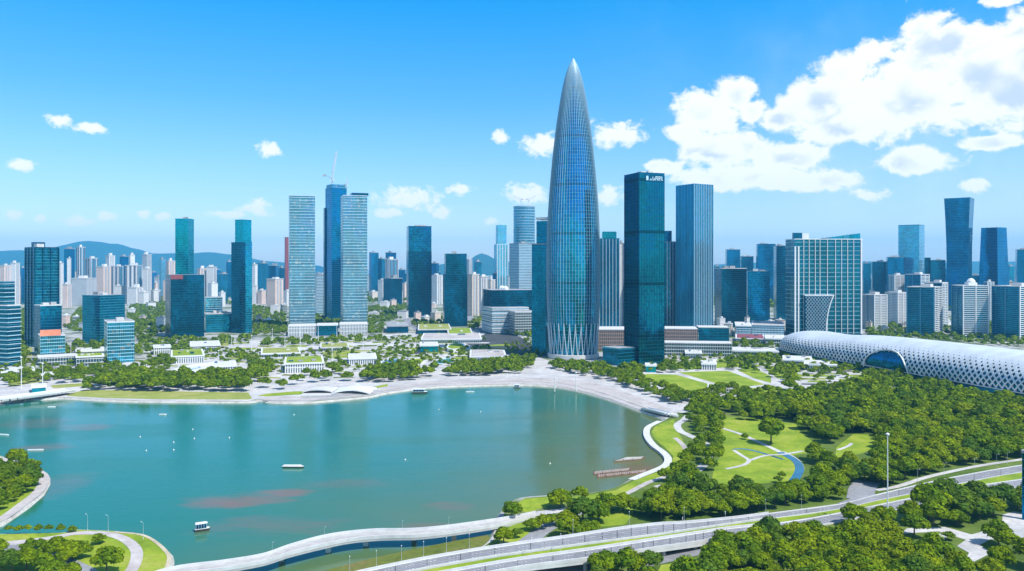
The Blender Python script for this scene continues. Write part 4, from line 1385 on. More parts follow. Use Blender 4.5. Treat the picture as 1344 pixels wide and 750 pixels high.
# ------------------------------------------------------------------ right: blue office cluster and the hotel
tower('broad dark cube of glass right of the ribbed pale blue tower', 938, 947, 980, 353, 430, 'darkbox', 'office block', 'office_block', cop='palec')
root, fp, z = tower('blue glass block stepping down beside the broad dark cube', 979, 981, 1010.5, 357, 426, 'royal', 'office block', 'office_block', depth=50, cop='tealblue')
MB().prism(footprint(983, 984, 1003, 424, depth=25), 0, zat(fp, 375)).build('front_wing', M['midblue'], root)
root, fp, z = tower('blue tower with roof antenna behind the broad dark cube', 952.5, 954, 971.5, 328, 396, 'royal', depth=60)
mb = MB().tube((*cent(fp), z), (*cent(fp), zat(fp, 318)), .8, .3)
mb.build('antenna', M['steel'], root)
tower('lower blue tower between the antenna tower and the pale topped tower', 971.5, 973, 989, 337, 396, 'tealblue', depth=50)
root, fp, z = tower('blue tower with pale lower facade left of the white grid hotel', 992.5, 994, 1018, 321, 400, 'royal', depth=60, cop='tealblue')
MB().prism(footprint(997, 998, 1018, 398.5, depth=12), 0, zat(fp, 330)).build('pale_facade', M['lightglass'], root)
tower('narrow blue slab against the left side of the white grid hotel', 1017.5, 1019, 1031, 323, 420, 'tealblue', depth=50)
# hotel
root, fp, z = tower('wide teal hotel slab with a white grid of fins and slanted roof', 1031, 1043, 1131.5, 314.5, 441, 'hotel', 'hotel', 'hotel', a=86, depth=38, cop='white', plant=False)
slabs(root, fp, 6, z, 7.4, .45, .4, 'icewhite', 'floor_band')
A, B = Vector(fp[1]), Vector(fp[2])
e = (B - A).normalized()
nn = Vector((e.y, -e.x))
Lf = (B - A).length
for t in (0.005, .055, .13, .21, .30, .37, .48, .60, .69, .78, .87, .985):
    wd = 2.4 if t in (.005, .055, .985) else .75
    p, q = A + e * (Lf * t - wd / 2), A + e * (Lf * t + wd / 2)
    MB().prism([tuple(p + nn * .05), tuple(p + nn * 1.5), tuple(q + nn * 1.5), tuple(q + nn * .05)], 4, z - (0 if wd < 2 or t > .9 else 12)).build('fin', M['white'], root)
p = footprint(1031.5, 1043, 1045, 441)
MB().prism(shrink(fp, .13, 0.2, -.42), z + 1.3, zat(fp, 305.5)).build('lift_tower', M['deepglass'], root)
MB().prism(shrink(fp, .12, 0.1, -.30), z + 1.3, zat(fp, 306)).build('plant_room', M['white'], root)
mb = MB()
c0, c1 = A.lerp(B, .50) - nn * 4, A.lerp(B, .99) - nn * 4
d0, d1 = c0 - nn * 28, c1 - nn * 28
zl, zh = zat(fp, 312), zat(fp, 306)
for (a_, b_, c_, d_) in (((*c0, zl), (*c1, zh), (*d1, zh), (*d0, zl)), ((*c0, zl - 2), (*c1, zl - 4), (*c1, zh), (*c0, zl)), ((*c1, zl - 4), (*d1, zl - 4), (*d1, zh), (*c1, zh)), ((*d1, zl - 4), (*d0, zl - 2), (*d0, zl), (*d1, zh)), ((*d0, zl - 2), (*c0, zl - 2), (*c0, zl), (*d0, zl))):
    mb.face([a_, b_, c_, d_])
mb.build('slanted_roof', M['midblue'], root)
# curved lattice annex
root = empty('lattice_annex', (*G(1075, 442), LZ), 'glass annex with diagonal lattice and one curved white edge in front of hotel', 'annex')
sc_ = G(1075, 441.5)[1] / FPX
x0, y0 = G(1057, 441.5)
H_ = HCAM - (388.5 - HOR) * sc_
nz = 16


def xr(t):
    return x0 + sc_ * (27 if t < .05 else 27.2 + 9.5 * t ** 2.6)


mb, lat, ed = MB(), MB(), MB()
for i in range(nz):
    t0, t1 = i / nz, (i + 1) / nz
    za, zb = t0 * H_, t1 * H_
    mb.face([(x0, y0, za), (xr(t0), y0, za), (xr(t1), y0, zb), (x0, y0, zb)])
    mb.face([(xr(t0), y0, za), (xr(t0), y0 + 25, za), (xr(t1), y0 + 25, zb), (xr(t1), y0, zb)])
    mb.face([(x0, y0 + 25, za), (x0, y0, za), (x0, y0, zb), (x0, y0 + 25, zb)])
    ed.beam((xr(t0), y0 - .6, za), (xr(t1), y0 - .6, zb), 1.6, 1.6)
mb.face([(x0, y0, H_), (xr(1), y0, H_), (xr(1), y0 + 25, H_), (x0, y0 + 25, H_)])
mb.build('curtain_wall', M['deepglass'], root)
ed.build('curved_edge', M['white'], root)
st_ = 5.2
for sg in (1, -1):
    for k in range(-12, 22):
        pts_ = []
        for i in range(41):
            zc = H_ * i / 40
            xc = x0 + k * st_ + sg * zc * .8 + (0 if sg > 0 else 8)
            if x0 <= xc <= xr(zc / H_):
                pts_.append((xc, y0 - .25, zc))
        if len(pts_) > 1:
            lat.beam(pts_[0], pts_[-1], .5, .5)
lat.build('lattice', M['steel'], root)
MB().box(x0 - .6, xr(1) + 1.5, y0 - 1, y0 + 25.5, H_ + .02, H_ + 1.6).build('parapet', M['white'], root)

# skyscrapers beyond on the right
root, fp, z = tower('pale blue glass tower with flat top behind the dark wide block', 1179, 1206.5, 1213.5, 295.5, 404, 'paleblue', cop='royal', plant=False)
tower('dark wide block in front of the pale blue flat topped tower', 1186.6, 1188, 1221.5, 339, 402, 'darkbox', 'office block', 'office_block', depth=50, cop='royal')
tower('dark blue block left of the pale blue flat topped tower', 1163.5, 1165, 1186, 338, 404, 'royal', 'office block', 'office_block', depth=50)
tower('small dark block beside the right edge of the hotel', 1144, 1145, 1163, 344, 402, 'darkbox', 'office block', 'office_block', depth=50)
tower('stepped blue block peeking out just right of the hotel', 1132, 1133, 1143, 346, 402, 'tealblue', 'office block', 'office_block', depth=40)
tower('low blue block left of the tall flared tower', 1221, 1222, 1241, 342, 404, 'tealblue', 'office block', 'office_block', depth=50)
# flared tower, narrow waist
fp0 = footprint(1242, 1271, 1276, 409)
sc_ = fp0[1][1] / FPX
root = empty('flared_tower', (*cent(fp0), LZ), 'tallest tower on the right, dark blue glass flaring out towards its top', 'skyscraper')
zt = HCAM - (260 - HOR) * sc_
mb = MB()
lev = [(0, 1.06), (.2, 1.0), (.4, .98), (.6, 1.0), (.8, 1.07), (1, 1.17)]
for (ta, ka), (tb, kb) in zip(lev, lev[1:]):
    mb.prism(shrink(fp0, ka), zt * ta, zt * tb, top=False, poly2=shrink(fp0, kb))
mb.build('curtain_wall', M['royal'], root)
roof_kit(shrink(fp0, 1.17), zt, root, 'royal', False)
root, fp, z = tower('tapering blue tower with rounded right shoulder right of the flared tower', 1283, 1310, 1326, 299, 408, 'royal', taper=.78, cop='royal', plant=False)
tower('blue tower cut by the right edge of the picture', 1333, 1335, 1362, 328, 404, 'royal', depth=60)
tower('low blue block between the flared tower and the tapering tower', 1274, 1275, 1290, 362, 405, 'tealblue', 'office block', 'office_block', depth=40)

# ------------------------------------------------------------------ apartment towers behind the white stadium
def flats(label, px0, pc, px1, ytop, yb, left='tealblue', right='resw', bal='white', extra=True, dome=False):
    fp = footprint(px0, pc, px1, yb)
    z = zat(fp, ytop)
    root = empty('apartment_tower', (*cent(fp), LZ), label, 'apartment block')
    MB().prism(fp, 0, z).build('wall', M[left], root)
    A, B, C_ = Vector(fp[0]), Vector(fp[1]), Vector(fp[2])
    for (P, Q, n, mt, dep) in ((A, B, 2, left, .5), (B, C_, 2, right, 1.2)):
        e = (Q - P).normalized()
        nn = Vector((e.y, -e.x))
        L = (Q - P).length
        if L < 6:
            continue
        for k in range(n + 1):                           # upright white piers between the balcony bays
            p = P + e * (L * k / n)
            hw = .8
            MB().prism([tuple(p - e * hw + nn * .02), tuple(p - e * hw + nn * (dep + .5)), tuple(p + e * hw + nn * (dep + .5)), tuple(p + e * hw + nn * .02)], 0, z + 1.5).build('pier', M[bal if mt == right else 'bluefin'], root)
        for k in range(n):
            p0, p1 = P + e * (L * k / n + .9), P + e * (L * (k + 1) / n - .9)
            mb = MB()
            zc = 4.0
            while zc < z - 1:
                mb.prism([tuple(p0 + nn * .03), tuple(p0 + nn * dep), tuple(p1 + nn * dep), tuple(p1 + nn * .03)], zc, zc + (1.15 if mt == right else .5), bottom=True)
                zc += 3.2
            mb.build('balcony_stack', M[bal if mt == right else 'bluefin'], root)
    MB().prism(outset(fp, 1.0), z + .02, z + 1.6).build('roof', M['palec'], root)
    MB().prism(shrink(fp, .35, .1, 0), z + 1.6, z + 6).build('lift_house', M['white' if dome else 'palec'], root)
    if dome:
        MB().lathe([(7, z + 6.1), (6.4, z + 9), (4, z + 12), (.5, z + 13.5)], 16, *cent(shrink(fp, .3, .1, 0))).build('roof_dome', M['white'], root)
    return root


flats('blue sided apartment tower with rounded white balcony end behind the stadium', 1190.5, 1226, 1236, 378, 443)
flats('cream gridded apartment tower with a white roof dome behind the stadium', 1249.5, 1264, 1297, 376, 443, right='resc', bal='white', dome=True)
flats('dark apartment tower with white edge stripe at the right edge', 1302.5, 1338, 1372, 377, 447)
flats('slim apartment tower with white side between two blue sided ones', 1214, 1236, 1243, 372, 432)
flats('white ribbed apartment tower just right of the hotel', 1131, 1147, 1163.5, 388, 433, left='resg')
flats('grey apartment tower second to the right of the hotel', 1162, 1178, 1191.5, 385, 428, left='resg', right='resg')
flats('white edged apartment tower behind, in front of the pale blue flat topped tower', 1166, 1174, 1188, 362, 416, left='resg')
flats('pair of white edged apartment slabs under the dark wide block', 1188, 1208, 1219, 361, 418)
flats('far apartment slab behind the cream gridded tower', 1292, 1296, 1304, 371, 424)
tower('blue glass edge of a slim tower standing at the far right margin of the park', 1341.3, 1350, 1351, 596, 684, 'royal', 'glass tower', 'glass_kiosk_tower', plant=False)

# ------------------------------------------------------------------ pale apartment towers of the far left
FARL = [
    (0, 14, 349, 401, 'resp', 'pinkish apartment block at the left edge behind the banded office'),
    (14, 26, 346, 402, 'resw', 'white apartment block with dark side, second from the left edge'),
    (27, 33.5, 352, 399, 'royal', 'narrow blue slab left of the antenna crowned tower'),
    (75.8, 83.5, 346, 399, 'resw', 'white slab touching the right side of the antenna crowned tower'),
    (84, 98, 327, 396, 'royal', 'slim dark blue tower before the hill, right of the antenna crowned tower'),
    (88, 93.5, 340, 397, 'resw', 'thin white blade in front of the slim dark blue tower'),
    (100, 112, 325, 394, 'ress', 'tallest slim white apartment tower in front of the hill peak'),
    (112.5, 128.5, 339.5, 396, 'ress', 'white apartment tower with pale cap right of the tallest white one'),
    (82, 94, 374, 404, 'resp', 'low pinkish block under the slim dark blue tower'),
    (94, 127, 366, 401, 'resg', 'broad greyish slab in front of the white towers'),
    (126, 146, 350.5, 397, 'resp', 'broad pink white tower in the middle of the left cluster'),
    (138.5, 151, 336, 393, 'resw', 'white tower rising behind the broad pink white one'),
    (146, 162, 350, 398, 'ress', 'white tower with dark recesses above the teal glass block'),
    (157, 168.5, 337, 391, 'royal', 'teal slab among the white towers below the hill'),
    (169, 177, 335, 392, 'resw', 'slim white tower right of the teal slab'),
    (164, 187, 349, 399, 'ress', 'widest white tower with dark central strip above the shorter pale glass block'),
    (168, 188, 378, 402, 'resw', 'low white base block under the widest white tower'),
    (186.5, 199, 334.5, 394, 'resg', 'tall greyish apartment tower left of the slim cyan tower'),
    (187, 198.5, 353, 399, 'resw', 'lower white tower in front of the tall greyish one'),
    (202, 207, 372, 398, 'resp', 'small pink block before the gap left of the cyan tower'),
    (209, 217, 341, 394, 'paleblue', 'slim pale blue tower left of the cyan tower'),
    (217.5, 230, 343, 397, 'resp', 'cream tower peeking out left of the cyan tower'),
    (258.5, 272, 353, 396, 'resp', 'pinkish tower right of the slim cyan tower'),
    (271, 284.5, 351, 396, 'resw', 'white tower second to the right of the slim cyan tower'),
    (286, 299, 360, 399, 'midblue', 'small blue block left of the cyan twin tower'),
    (297, 304.5, 344, 397, 'royal', 'dark blue tower touching the left of the cyan twin tower'),
    (331, 338, 348, 397, 'resw', 'white slab right of the cyan twin tower'),
    (337, 352, 346, 392, 'midblue', 'pale blue tower second to the right of the cyan twin tower'),
    (350, 372, 367, 407, 'resp', 'pinkish apartment block left of the dark red slab tower'),
    (352, 366, 349, 391, 'royal', 'hazy blue tower behind the pinkish block near the red slab'),
    (366, 374, 352, 393, 'tealblue', 'narrow teal tower touching the red slab'),
    (484.5, 497, 332, 392, 'royal', 'dark blue tower just right of the right louvred tower'),
    (496, 508, 340, 392, 'midblue', 'blue block second to the right of the louvred tower'),
    (505, 523, 341, 394, 'ress', 'white striped tower with blue cap left of the cyan topped dark tower'),
    (506, 520, 332, 390, 'royal', 'blue cap tower behind the white striped one'),
    (503, 528, 366, 403, 'darkbox', 'squat dark block in front of the white striped tower'),
    (566.5, 581, 362, 400, 'resw', 'white block between the two dark towers'),
    (613, 629, 361, 415, 'resc', 'cream apartment tower right of the dark two step tower'),
    (628, 640, 364, 412, 'resw', 'white apartment tower second to the right of the dark two step tower'),
    (638, 650, 368, 408, 'resc', 'cream apartment tower left of the slim grey white stepped tower'),
    (566, 576, 346, 388, 'royal', 'far blue tower behind the white block between dark towers'),
    (622, 632, 344, 386, 'midblue', 'hazy pale blue tower in front of the small hill'),
    (612, 620, 341, 386, 'resg', 'hazy grey slab left of the small hill'),
    (806, 822, 346, 392, 'tealblue', 'far tower seen between the bullet tower and the square teal tower'),
    (874, 888, 344, 392, 'resg', 'far grey slab seen left of the ribbed pale blue tower'),
    (937, 945, 350, 392, 'midblue', 'far blue slab touching the ribbed pale blue tower'),
]
for (p0, p1, yt, yb_, mt, lab) in FARL:
    office = mt in ('royal', 'midblue', 'paleblue', 'tealblue', 'darkbox')
    k = random.uniform(.25, .75)
    fp = footprint(p0, p0 + (p1 - p0) * k, p1, yb_)
    z = zat(fp, yt)
    root = empty('office_tower' if office else 'apartment_tower', (*cent(fp), LZ), lab, 'office tower' if office else 'apartment block')
    MB().prism(fp, 0, z).build('wall', M[mt], root)
    MB().prism(outset(fp, .8), z, z + 2).build('roof', M['roofgrey' if office else 'palec'], root)
    MB().prism(shrink(fp, random.uniform(.3, .5), random.uniform(-.2, .2), 0), z + 2, z + random.uniform(6, 11)).build('lift_house', M['roofgrey' if office else 'resw'], root)
    if not office and p1 - p0 > 8:
        e = Vector(fp[2]) - Vector(fp[1])
        for t in (.3, .65):
            q = Vector(fp[1]) + e * t
            en = e.normalized()
            nn = Vector((en.y, -en.x))
            w2 = e.length * .09
            MB().prism([tuple(q - en * w2 + nn * .05), tuple(q - en * w2 + nn * 1.6), tuple(q + en * w2 + nn * 1.6), tuple(q + en * w2 + nn * .05)], 3, z - 2).build('balcony_stack', M['resb' if mt == 'ress' else 'resg'], root)

# the low far skyline filling the gaps
GAPS = [(-60, 33, 'behind the left edge office'), (77, 216, 'below the hill'), (255, 303, 'between the cyan towers'), (331, 379, 'left of the louvred tower'),
        (414, 428, 'beside the crane tower'), (482, 534, 'left of the cyan top'), (566, 582, 'between the two dark towers'), (612, 700, 'left of the bullet tower'),
        (936, 1032, 'left of the hotel'), (1130, 1240, 'right of the hotel'), (1240, 1400, 'at the right edge')]
ORD = ['first', 'second', 'third', 'fourth', 'fifth', 'sixth', 'seventh', 'eighth', 'ninth', 'tenth', 'eleventh', 'twelfth', 'thirteenth', 'fourteenth', 'fifteenth', 'sixteenth', 'seventeenth', 'eighteenth', 'nineteenth', 'twentieth', 'twenty first', 'twenty second']
COLN = {'resw': 'white', 'resp': 'pinkish', 'resc': 'cream', 'resg': 'grey', 'midblue': 'light blue', 'royal': 'dark blue', 'tealblue': 'teal', 'ress': 'white striped'}
fr = random.Random(21)
for (g0, g1, where) in GAPS:
    x = g0
    items = []
    blue = g0 > 470
    while x < g1 and len(items) < 22:
        wd = fr.uniform(6, 13)
        items.append((x, x + wd, fr.uniform(349, 372), fr.uniform(379, 391), fr.choice(['resw', 'resp', 'resc', 'resw', 'resg', 'royal', 'midblue'] if not blue else ['resw', 'resg', 'royal', 'midblue', 'tealblue', 'royal'])))
        x += wd * fr.uniform(.6, 1.15)
    for k, (p0, p1, yt, yb_, mt) in enumerate(items):
        fp = footprint(p0, p0 + (p1 - p0) * fr.uniform(.3, .7), p1, yb_)
        z = max(20, zat(fp, yt))
        o = MB().prism(fp, 0, z).build('tower_block', M[mt])
        tag(o, f'{COLN[mt]} block, {ORD[k]} from the left of the far row {where}', 'tower block', 'far skyline blocks')
        o.data.transform(Matrix.Translation((-cent(fp)[0], -cent(fp)[1], 0)))
        o.location = (*cent(fp), 0)
        rf = MB().prism(outset(fp, .7), z, z + 2.2).prism(shrink(fp, .4), z + 2.2, z + 8).build('roof', M['roofgrey'], None)
        rf.parent = o
        rf.location = (-cent(fp)[0], -cent(fp)[1], 0)

NEARROW = [(-40, 33, 'behind the left edge office'), (78, 216, 'under the white hill towers'), (256, 304, 'between the cyan towers'), (331, 378, 'left of the louvred tower'), (484, 534, 'left of the cyan top'), (567, 640, 'around the dark two step tower'), (938, 1030, 'left of the hotel'), (1134, 1344, 'right of the hotel')]
for (g0, g1, where) in NEARROW:
    x = g0
    k = 0
    while x < g1 and k < 22:
        wd = fr.uniform(7, 15)
        mt = fr.choice(['resw', 'resp', 'resc', 'resw', 'resg', 'resp', 'ress'])
        yb_ = fr.uniform(392, 403)
        fp = footprint(x, x + wd * fr.uniform(.3, .7), x + wd, yb_)
        z = max(16, zat(fp, fr.uniform(367, 386)))
        o = MB().prism(fp, 0, z).build('mid_rise_block', M[mt])
        tag(o, f'{COLN[mt]} mid rise, {ORD[k]} from the left {where}', 'mid rise block', 'mid rise blocks before the far skyline')
        o.data.transform(Matrix.Translation((-cent(fp)[0], -cent(fp)[1], 0)))
        o.location = (*cent(fp), 0)
        rf = MB().prism(outset(fp, .7), z, z + 1.6).prism(shrink(fp, .4), z + 1.6, z + 6).build('roof', M['palec'], None)
        rf.parent = o
        rf.location = (-cent(fp)[0], -cent(fp)[1], 0)
        x += wd * fr.uniform(.7, 1.2)
        k += 1
# low pale buildings scattered among the trees of the middle distance
lr = random.Random(33)
LOWS = [(80, 216, 402, 436, 'left of the dark block with red sign'), (268, 304, 396, 410, 'between the cyan towers'), (331, 378, 408, 432, 'left of the louvred tower'), (484, 532, 402, 424, 'left of the cyan topped tower'), (540, 582, 418, 428, 'below the cyan topped tower'),
        (566, 640, 396, 420, 'around the dark two step tower'), (1134, 1340, 424, 440, 'at the feet of the apartment towers'), (940, 1030, 428, 446, 'below the blue office cluster')]
for (x0_, x1_, y0_, y1_, where) in LOWS:
    n = max(3, int((x1_ - x0_) / 11))
    for k in range(min(n, 13)):
        c_ = x0_ + (x1_ - x0_) * (k + lr.uniform(.2, .8)) / n
        wd = lr.uniform(7, 15)
        yb_ = lr.uniform(y0_, y1_)
        mt = lr.choice(['resw', 'resw', 'resp', 'resc', 'shopglass'])
        fp = footprint(c_ - wd / 2, c_ + lr.uniform(-.3, .4) * wd, c_ + wd / 2, yb_, depth=None)
        z = lr.uniform(10, 26)
        root = empty('low_building', (*cent(fp), LZ), f"{ {'resw': 'white', 'resp': 'pinkish', 'resc': 'cream', 'shopglass': 'glass fronted'}[mt]} low building, {ORD[min(k, 14)]} from the left {where}", 'low building', 'low buildings among the trees')
        MB().prism(fp, 0, z).build('wall', M[mt], root)
        MB().prism(outset(fp, .5), z, z + 1.0).prism(shrink(fp, .35, .15, 0), z + 1, z + 4).build('roof', M[lr.choice(['palec', 'roofgrey', 'white'])], root)
# ================================================================== STADIUM, a long white lattice shell
SA = Vector((388.0, 1126.0))                              # axis, far end to near end
SB = Vector((530.0, 560.0))
ax = (SB - SA)
SL = ax.length
axd = ax.normalized()
axn = Vector((axd.y, -axd.x))                             # towards the bay (west)
if axn.x > 0:
    axn = -axn
SH, SW = 39.0, 44.0


def shell(u, v, k=1.0):
    """u 0..1 along, v 0..1 from the west foot over the ridge to the east foot."""
    e = min(1.0, max(0.0, u / .13))
    e2 = min(1.0, max(0.0, (1 - u) / .10))
    env = math.sqrt(max(0, 1 - (1 - e) ** 2.2)) * math.sqrt(max(0, 1 - (1 - e2) ** 2))
    env = max(env, .02)
    hump = 0.92 + .08 * math.cos((u - .55) * 5)
    dip = 1.0 - .07 * math.exp(-((u - .20) / .07) ** 2)
    th = -0.42 + v * (math.pi + .84)
    c, s = math.cos(th), math.sin(th)
    rx = SW * env * (0.86 + .14 * e) * k
    rz = SH * (0.30 + .70 * env) * hump * dip * k
    X = c * rx * (abs(c) ** -.12 if abs(c) > .02 else 1)
    Z = 13.0 * (0.5 + .5 * env) + s * (rz - 13.0 * (0.5 + .5 * env) if s > 0 else 30)
    p = SA + axd * (u * SL) + axn * X
    return Vector((p.x, p.y, max(LZ - .5, Z + LZ)))


st_root = empty('stadium', (*(SA + axd * SL * .5), LZ), 'long white lattice shell stadium with an arched opening, curving along the right side', 'stadium')
inner = MB()
NU_, NV_ = 90, 30
for i in range(NU_):
    for j in range(NV_):
        a, b, c, d = [shell((i + p) / NU_, (j + q) / NV_, .975) for p, q in ((0, 0), (1, 0), (1, 1), (0, 1))]
        inner.face([a, b, c, d])
inner.build('glass_skin', M['tealblue'], st_root)
AU, AW = .425, .060                                        # the arch: centre and half width along the shell


def in_arch(u, v):
    return v < .30 and ((u - AU) / AW) ** 2 + (v / .25) ** 2 < 1


lat = MB()
NLU, NLV = 86, 29
for i in range(NLU):
    for j in range(NLV):
        # one rhombus of the diagonal lattice, sheared along the shell
        u0 = (i + .5 * (j % 2)) / NLU
        v0 = (j + 1) / (NLV + 1)
        du, dv = .5 / NLU, 1.0 / (NLV + 1)
        q = [(u0 - du, v0), (u0, v0 - dv), (u0 + du, v0), (u0, v0 + dv)]
        if any(p[0] < 0 or p[0] > 1 for p in q) or in_arch(u0, v0):
            continue
        up_ = min(v0, 1 - v0) * 2                        # 0 at the feet, 1 on the ridge
        hole = float(np.interp(up_, [0, .30, .48, .62, .74], [.78, .71, .50, .22, .0]))
        O = [shell(min(1, max(0, p[0])), min(1, max(0, p[1]))) for p in q]
        if hole <= .02:
            lat.face(O)
            continue
        I = [shell(min(1, max(0, u0 + (p[0] - u0) * hole)), min(1, max(0, v0 + (p[1] - v0) * hole))) for p in q]
        J = [shell(min(1, max(0, u0 + (p[0] - u0) * hole)), min(1, max(0, v0 + (p[1] - v0) * hole)), .985) for p in q]
        for k in range(4):
            m = (k + 1) % 4
            lat.face([O[k], O[m], I[m], I[k]])
            lat.face([I[k], I[m], J[m], J[k]])
lat.build('lattice_shell', M['shell'], st_root)
arch = MB()
prev = None
for k in range(33):
    t = math.pi * k / 32
    u, v = AU + AW * 1.02 * math.cos(t), .255 * math.sin(t)
    p = shell(u, v, 1.01)
    if prev:
        arch.beam(prev, p, 1.2, 1.2)
    prev = p
arch.build('arch_rim', M['white'], st_root)
gl = MB()
for i in range(14):
    for j in range(8):
        cc = []
        for p, q in ((0, 0), (1, 0), (1, 1), (0, 1)):
            uu = AU + AW * (-1 + 2 * (i + p) / 14)
            hh = .25 * math.sqrt(max(0, 1 - ((uu - AU) / AW) ** 2)) * (j + q) / 8
            cc.append(shell(uu, hh, .968))
        gl.face(cc, [(x.y, x.z) for x in cc])
gl.build('arch_glazing', M['bandglass'], st_root)
base = MB()
prev = None
for k in range(61):
    u = k / 60
    p = shell(u, 0.0)
    p2_ = Vector((*(SA + axd * (u * SL) + axn * ((Vector((p.x, p.y)) - SA - axd * (u * SL)).dot(axn) + 3.0)), 0))
    if prev:
        a, b = prev, p2_
        base.face([(a.x, a.y, 0), (b.x, b.y, 0), (b.x, b.y, LZ + 7), (a.x, a.y, LZ + 7)], [(k * 9, 0), (k * 9 + 9, 0), (k * 9 + 9, 8), (k * 9, 8)])
        c, d = (SA + axd * (u * SL)), (SA + axd * ((k - 1) / 60 * SL))
        base.face([(a.x, a.y, LZ + 7), (b.x, b.y, LZ + 7), (c.x, c.y, LZ + 7), (d.x, d.y, LZ + 7)])
    prev = p2_
base.build('base_glazing', M['deepglass'], st_root)
ring = MB()
prev = None
for k in range(61):
    u = k / 60
    p = shell(u, 0.0)
    q = SA + axd * (u * SL) + axn * ((Vector((p.x, p.y)) - SA - axd * (u * SL)).dot(axn) + 3.2)
    if prev is not None:
        ring.beam((*prev, LZ + 7.2), (*q, LZ + 7.2), 1.4, .7)
    prev = q
ring.build('base_rim', M['palec'], st_root)

# ================================================================== LOW PAVILIONS ROUND THE PLAZA
def pavilion(label, px0, px1, yroof, yb, wall, deck, back, cop='white', pc=None, name='pavilion', cat='pavilion', a=None):
    """Low building: yroof is the row of the front roof edge, back the row of the rear roof edge."""
    D = G(px0, yb)[1]
    zt = HCAM - (yroof - HOR) * D / FPX
    yb_ = (HCAM - zt) * FPX / (back - HOR)
    fp = footprint(px0, pc or px1, px1, yb, a=a, depth=max(12, yb_ - D))
    root = empty(name, (*cent(fp), LZ), label, cat)
    MB().prism(fp, 0, zt).build('wall', M[wall], root)
    MB().prism(outset(fp, .8), zt - 1.2, zt + .5, bottom=True).build('roof_rim', M[cop], root)
    MB().prism(outset(fp, -1.4), zt, zt + .62).build('roof', M[deck], root)
    kr = random.Random(int(px0 * 10))
    for _ in range(kr.randrange(1, 5)):
        MB().prism(shrink(fp, kr.uniform(.06, .13), kr.uniform(-.35, .35), kr.uniform(-.3, .3)), zt + .62, zt + kr.uniform(1.4, 2.6)).build('skylight', M[kr.choice(['tealblue', 'roofgrey', 'palec'])], root)
    return root, fp, zt


def rimmed(label, cx_, cy_, rx_, ry_, rim, fill, h, name, cat, wid=.16, low=None):
    """Round or oval basin or pavilion with a raised rim."""
    x, y = G(cx_, cy_)
    a = rx_ * y / FPX
    yb_, yt_ = G(cx_, cy_ + ry_)[1], G(cx_, cy_ - ry_)[1]
    b = (yt_ - yb_) / 2
    root = empty(name, (x, (yb_ + yt_) / 2, LZ), label, cat)
    yc = (yb_ + yt_) / 2
    mb, fl = MB(), MB()
    n = 40
    for k in range(n):
        t0, t1 = 2 * math.pi * k / n, 2 * math.pi * (k + 1) / n
        o0, o1 = (x + a * math.cos(t0), yc + b * math.sin(t0)), (x + a * math.cos(t1), yc + b * math.sin(t1))
        i0, i1 = (x + a * (1 - wid) * math.cos(t0), yc + b * (1 - wid) * math.sin(t0)), (x + a * (1 - wid) * math.cos(t1), yc + b * (1 - wid) * math.sin(t1))
        mb.face([(*o0, LZ - .3), (*o1, LZ - .3), (*o1, LZ + h), (*o0, LZ + h)])
        mb.face([(*o0, LZ + h), (*o1, LZ + h), (*i1, LZ + h), (*i0, LZ + h)])
        mb.face([(*i1, LZ), (*i0, LZ), (*i0, LZ + h), (*i1, LZ + h)])
    mb.build('rim', M[rim], root)
    zf = LZ + (h * .4 if low is None else low)
    fl.face([(x + a * (1 - wid) * math.cos(2 * math.pi * k / n), yc + b * (1 - wid) * math.sin(2 * math.pi * k / n), zf) for k in range(n)])
    fl.build('basin', M[fill], root)
    return root


pavilion('long pavilion with planted roof and white colonnade below the dark block with red sign', 225, 268, 466.5, 475.5, 'colonnade', 'lawn', 458)
pavilion('small white box pavilion left of the planted roof with colonnade', 202, 224, 455.5, 465, 'colonnade', 'palec', 452)
pavilion('white flat roofed terrace building behind the planted roof pavilion', 250, 289, 453, 459, 'shopglass', 'palec', 447)
rimmed('oval white rimmed pavilion with blue pool behind the shoreline trees', 254.5, 487.5, 25, 8.5, 'white', 'palec', 3.0, 'oval_pavilion', 'pavilion', .2)
rimmed('blue swimming pool inside the oval white rimmed pavilion', 251, 488, 10, 3.2, 'white', 'bluepool', 3.6, 'pool', 'pool', .1)
pavilion('white louvred kiosk right of the oval pavilion', 279, 310, 480, 487, 'colonnade', 'palec', 474)
pavilion('broad pavilion with lawn roof and deep white front band, middle of the plaza', 374, 425, 476, 488.5, 'colonnade', 'lawn', 467.5)
pavilion('pale stepped terrace behind the lawn roof pavilion', 343, 394, 463, 468, 'shopglass', 'lawn2', 456)
pavilion('low dune shaped lawn building below the louvred towers podium', 421, 458, 455.5, 460, 'shopglass', 'lawn2', 450.5, cop='palec')
pavilion('white tiered kiosk left of the round blue pool', 458, 494, 470, 478, 'colonnade', 'palec', 464)
rimmed('round blue pool with white rim in the plaza, left of the teal one', 514.5, 476, 14, 4.2, 'white', 'bluepool', 1.6, 'pool', 'pool', .12)
rimmed('round teal pool with white rim in the plaza', 584, 475.5, 13.5, 4.2, 'white', 'tealpool', 1.6, 'pool', 'pool', .12)
rimmed('white rimmed planted ring between the blue and teal pools', 546, 476, 12, 4.5, 'white', 'lawn', 1.8, 'planter', 'planter', .2, 1.6)
pavilion('teal glass hall with white roof in the plaza', 552, 575, 453.5, 462.5, 'cyanglass', 'palec', 449)
rimmed('round white drum planter with bush behind the teal pool', 598, 459, 11.5, 4.5, 'white', 'lawn', 5.0, 'planter', 'planter', .15, 4.8)
pavilion('long low white canopy building along the street below the stepped office', 553, 632, 445, 450, 'shopglass', 'pinkpave', 437.5)
pavilion('dark glazed low block by the street right of the louvred towers', 508, 536, 428, 437, 'darkbox', 'roofgrey', 423, cop='roofgrey')
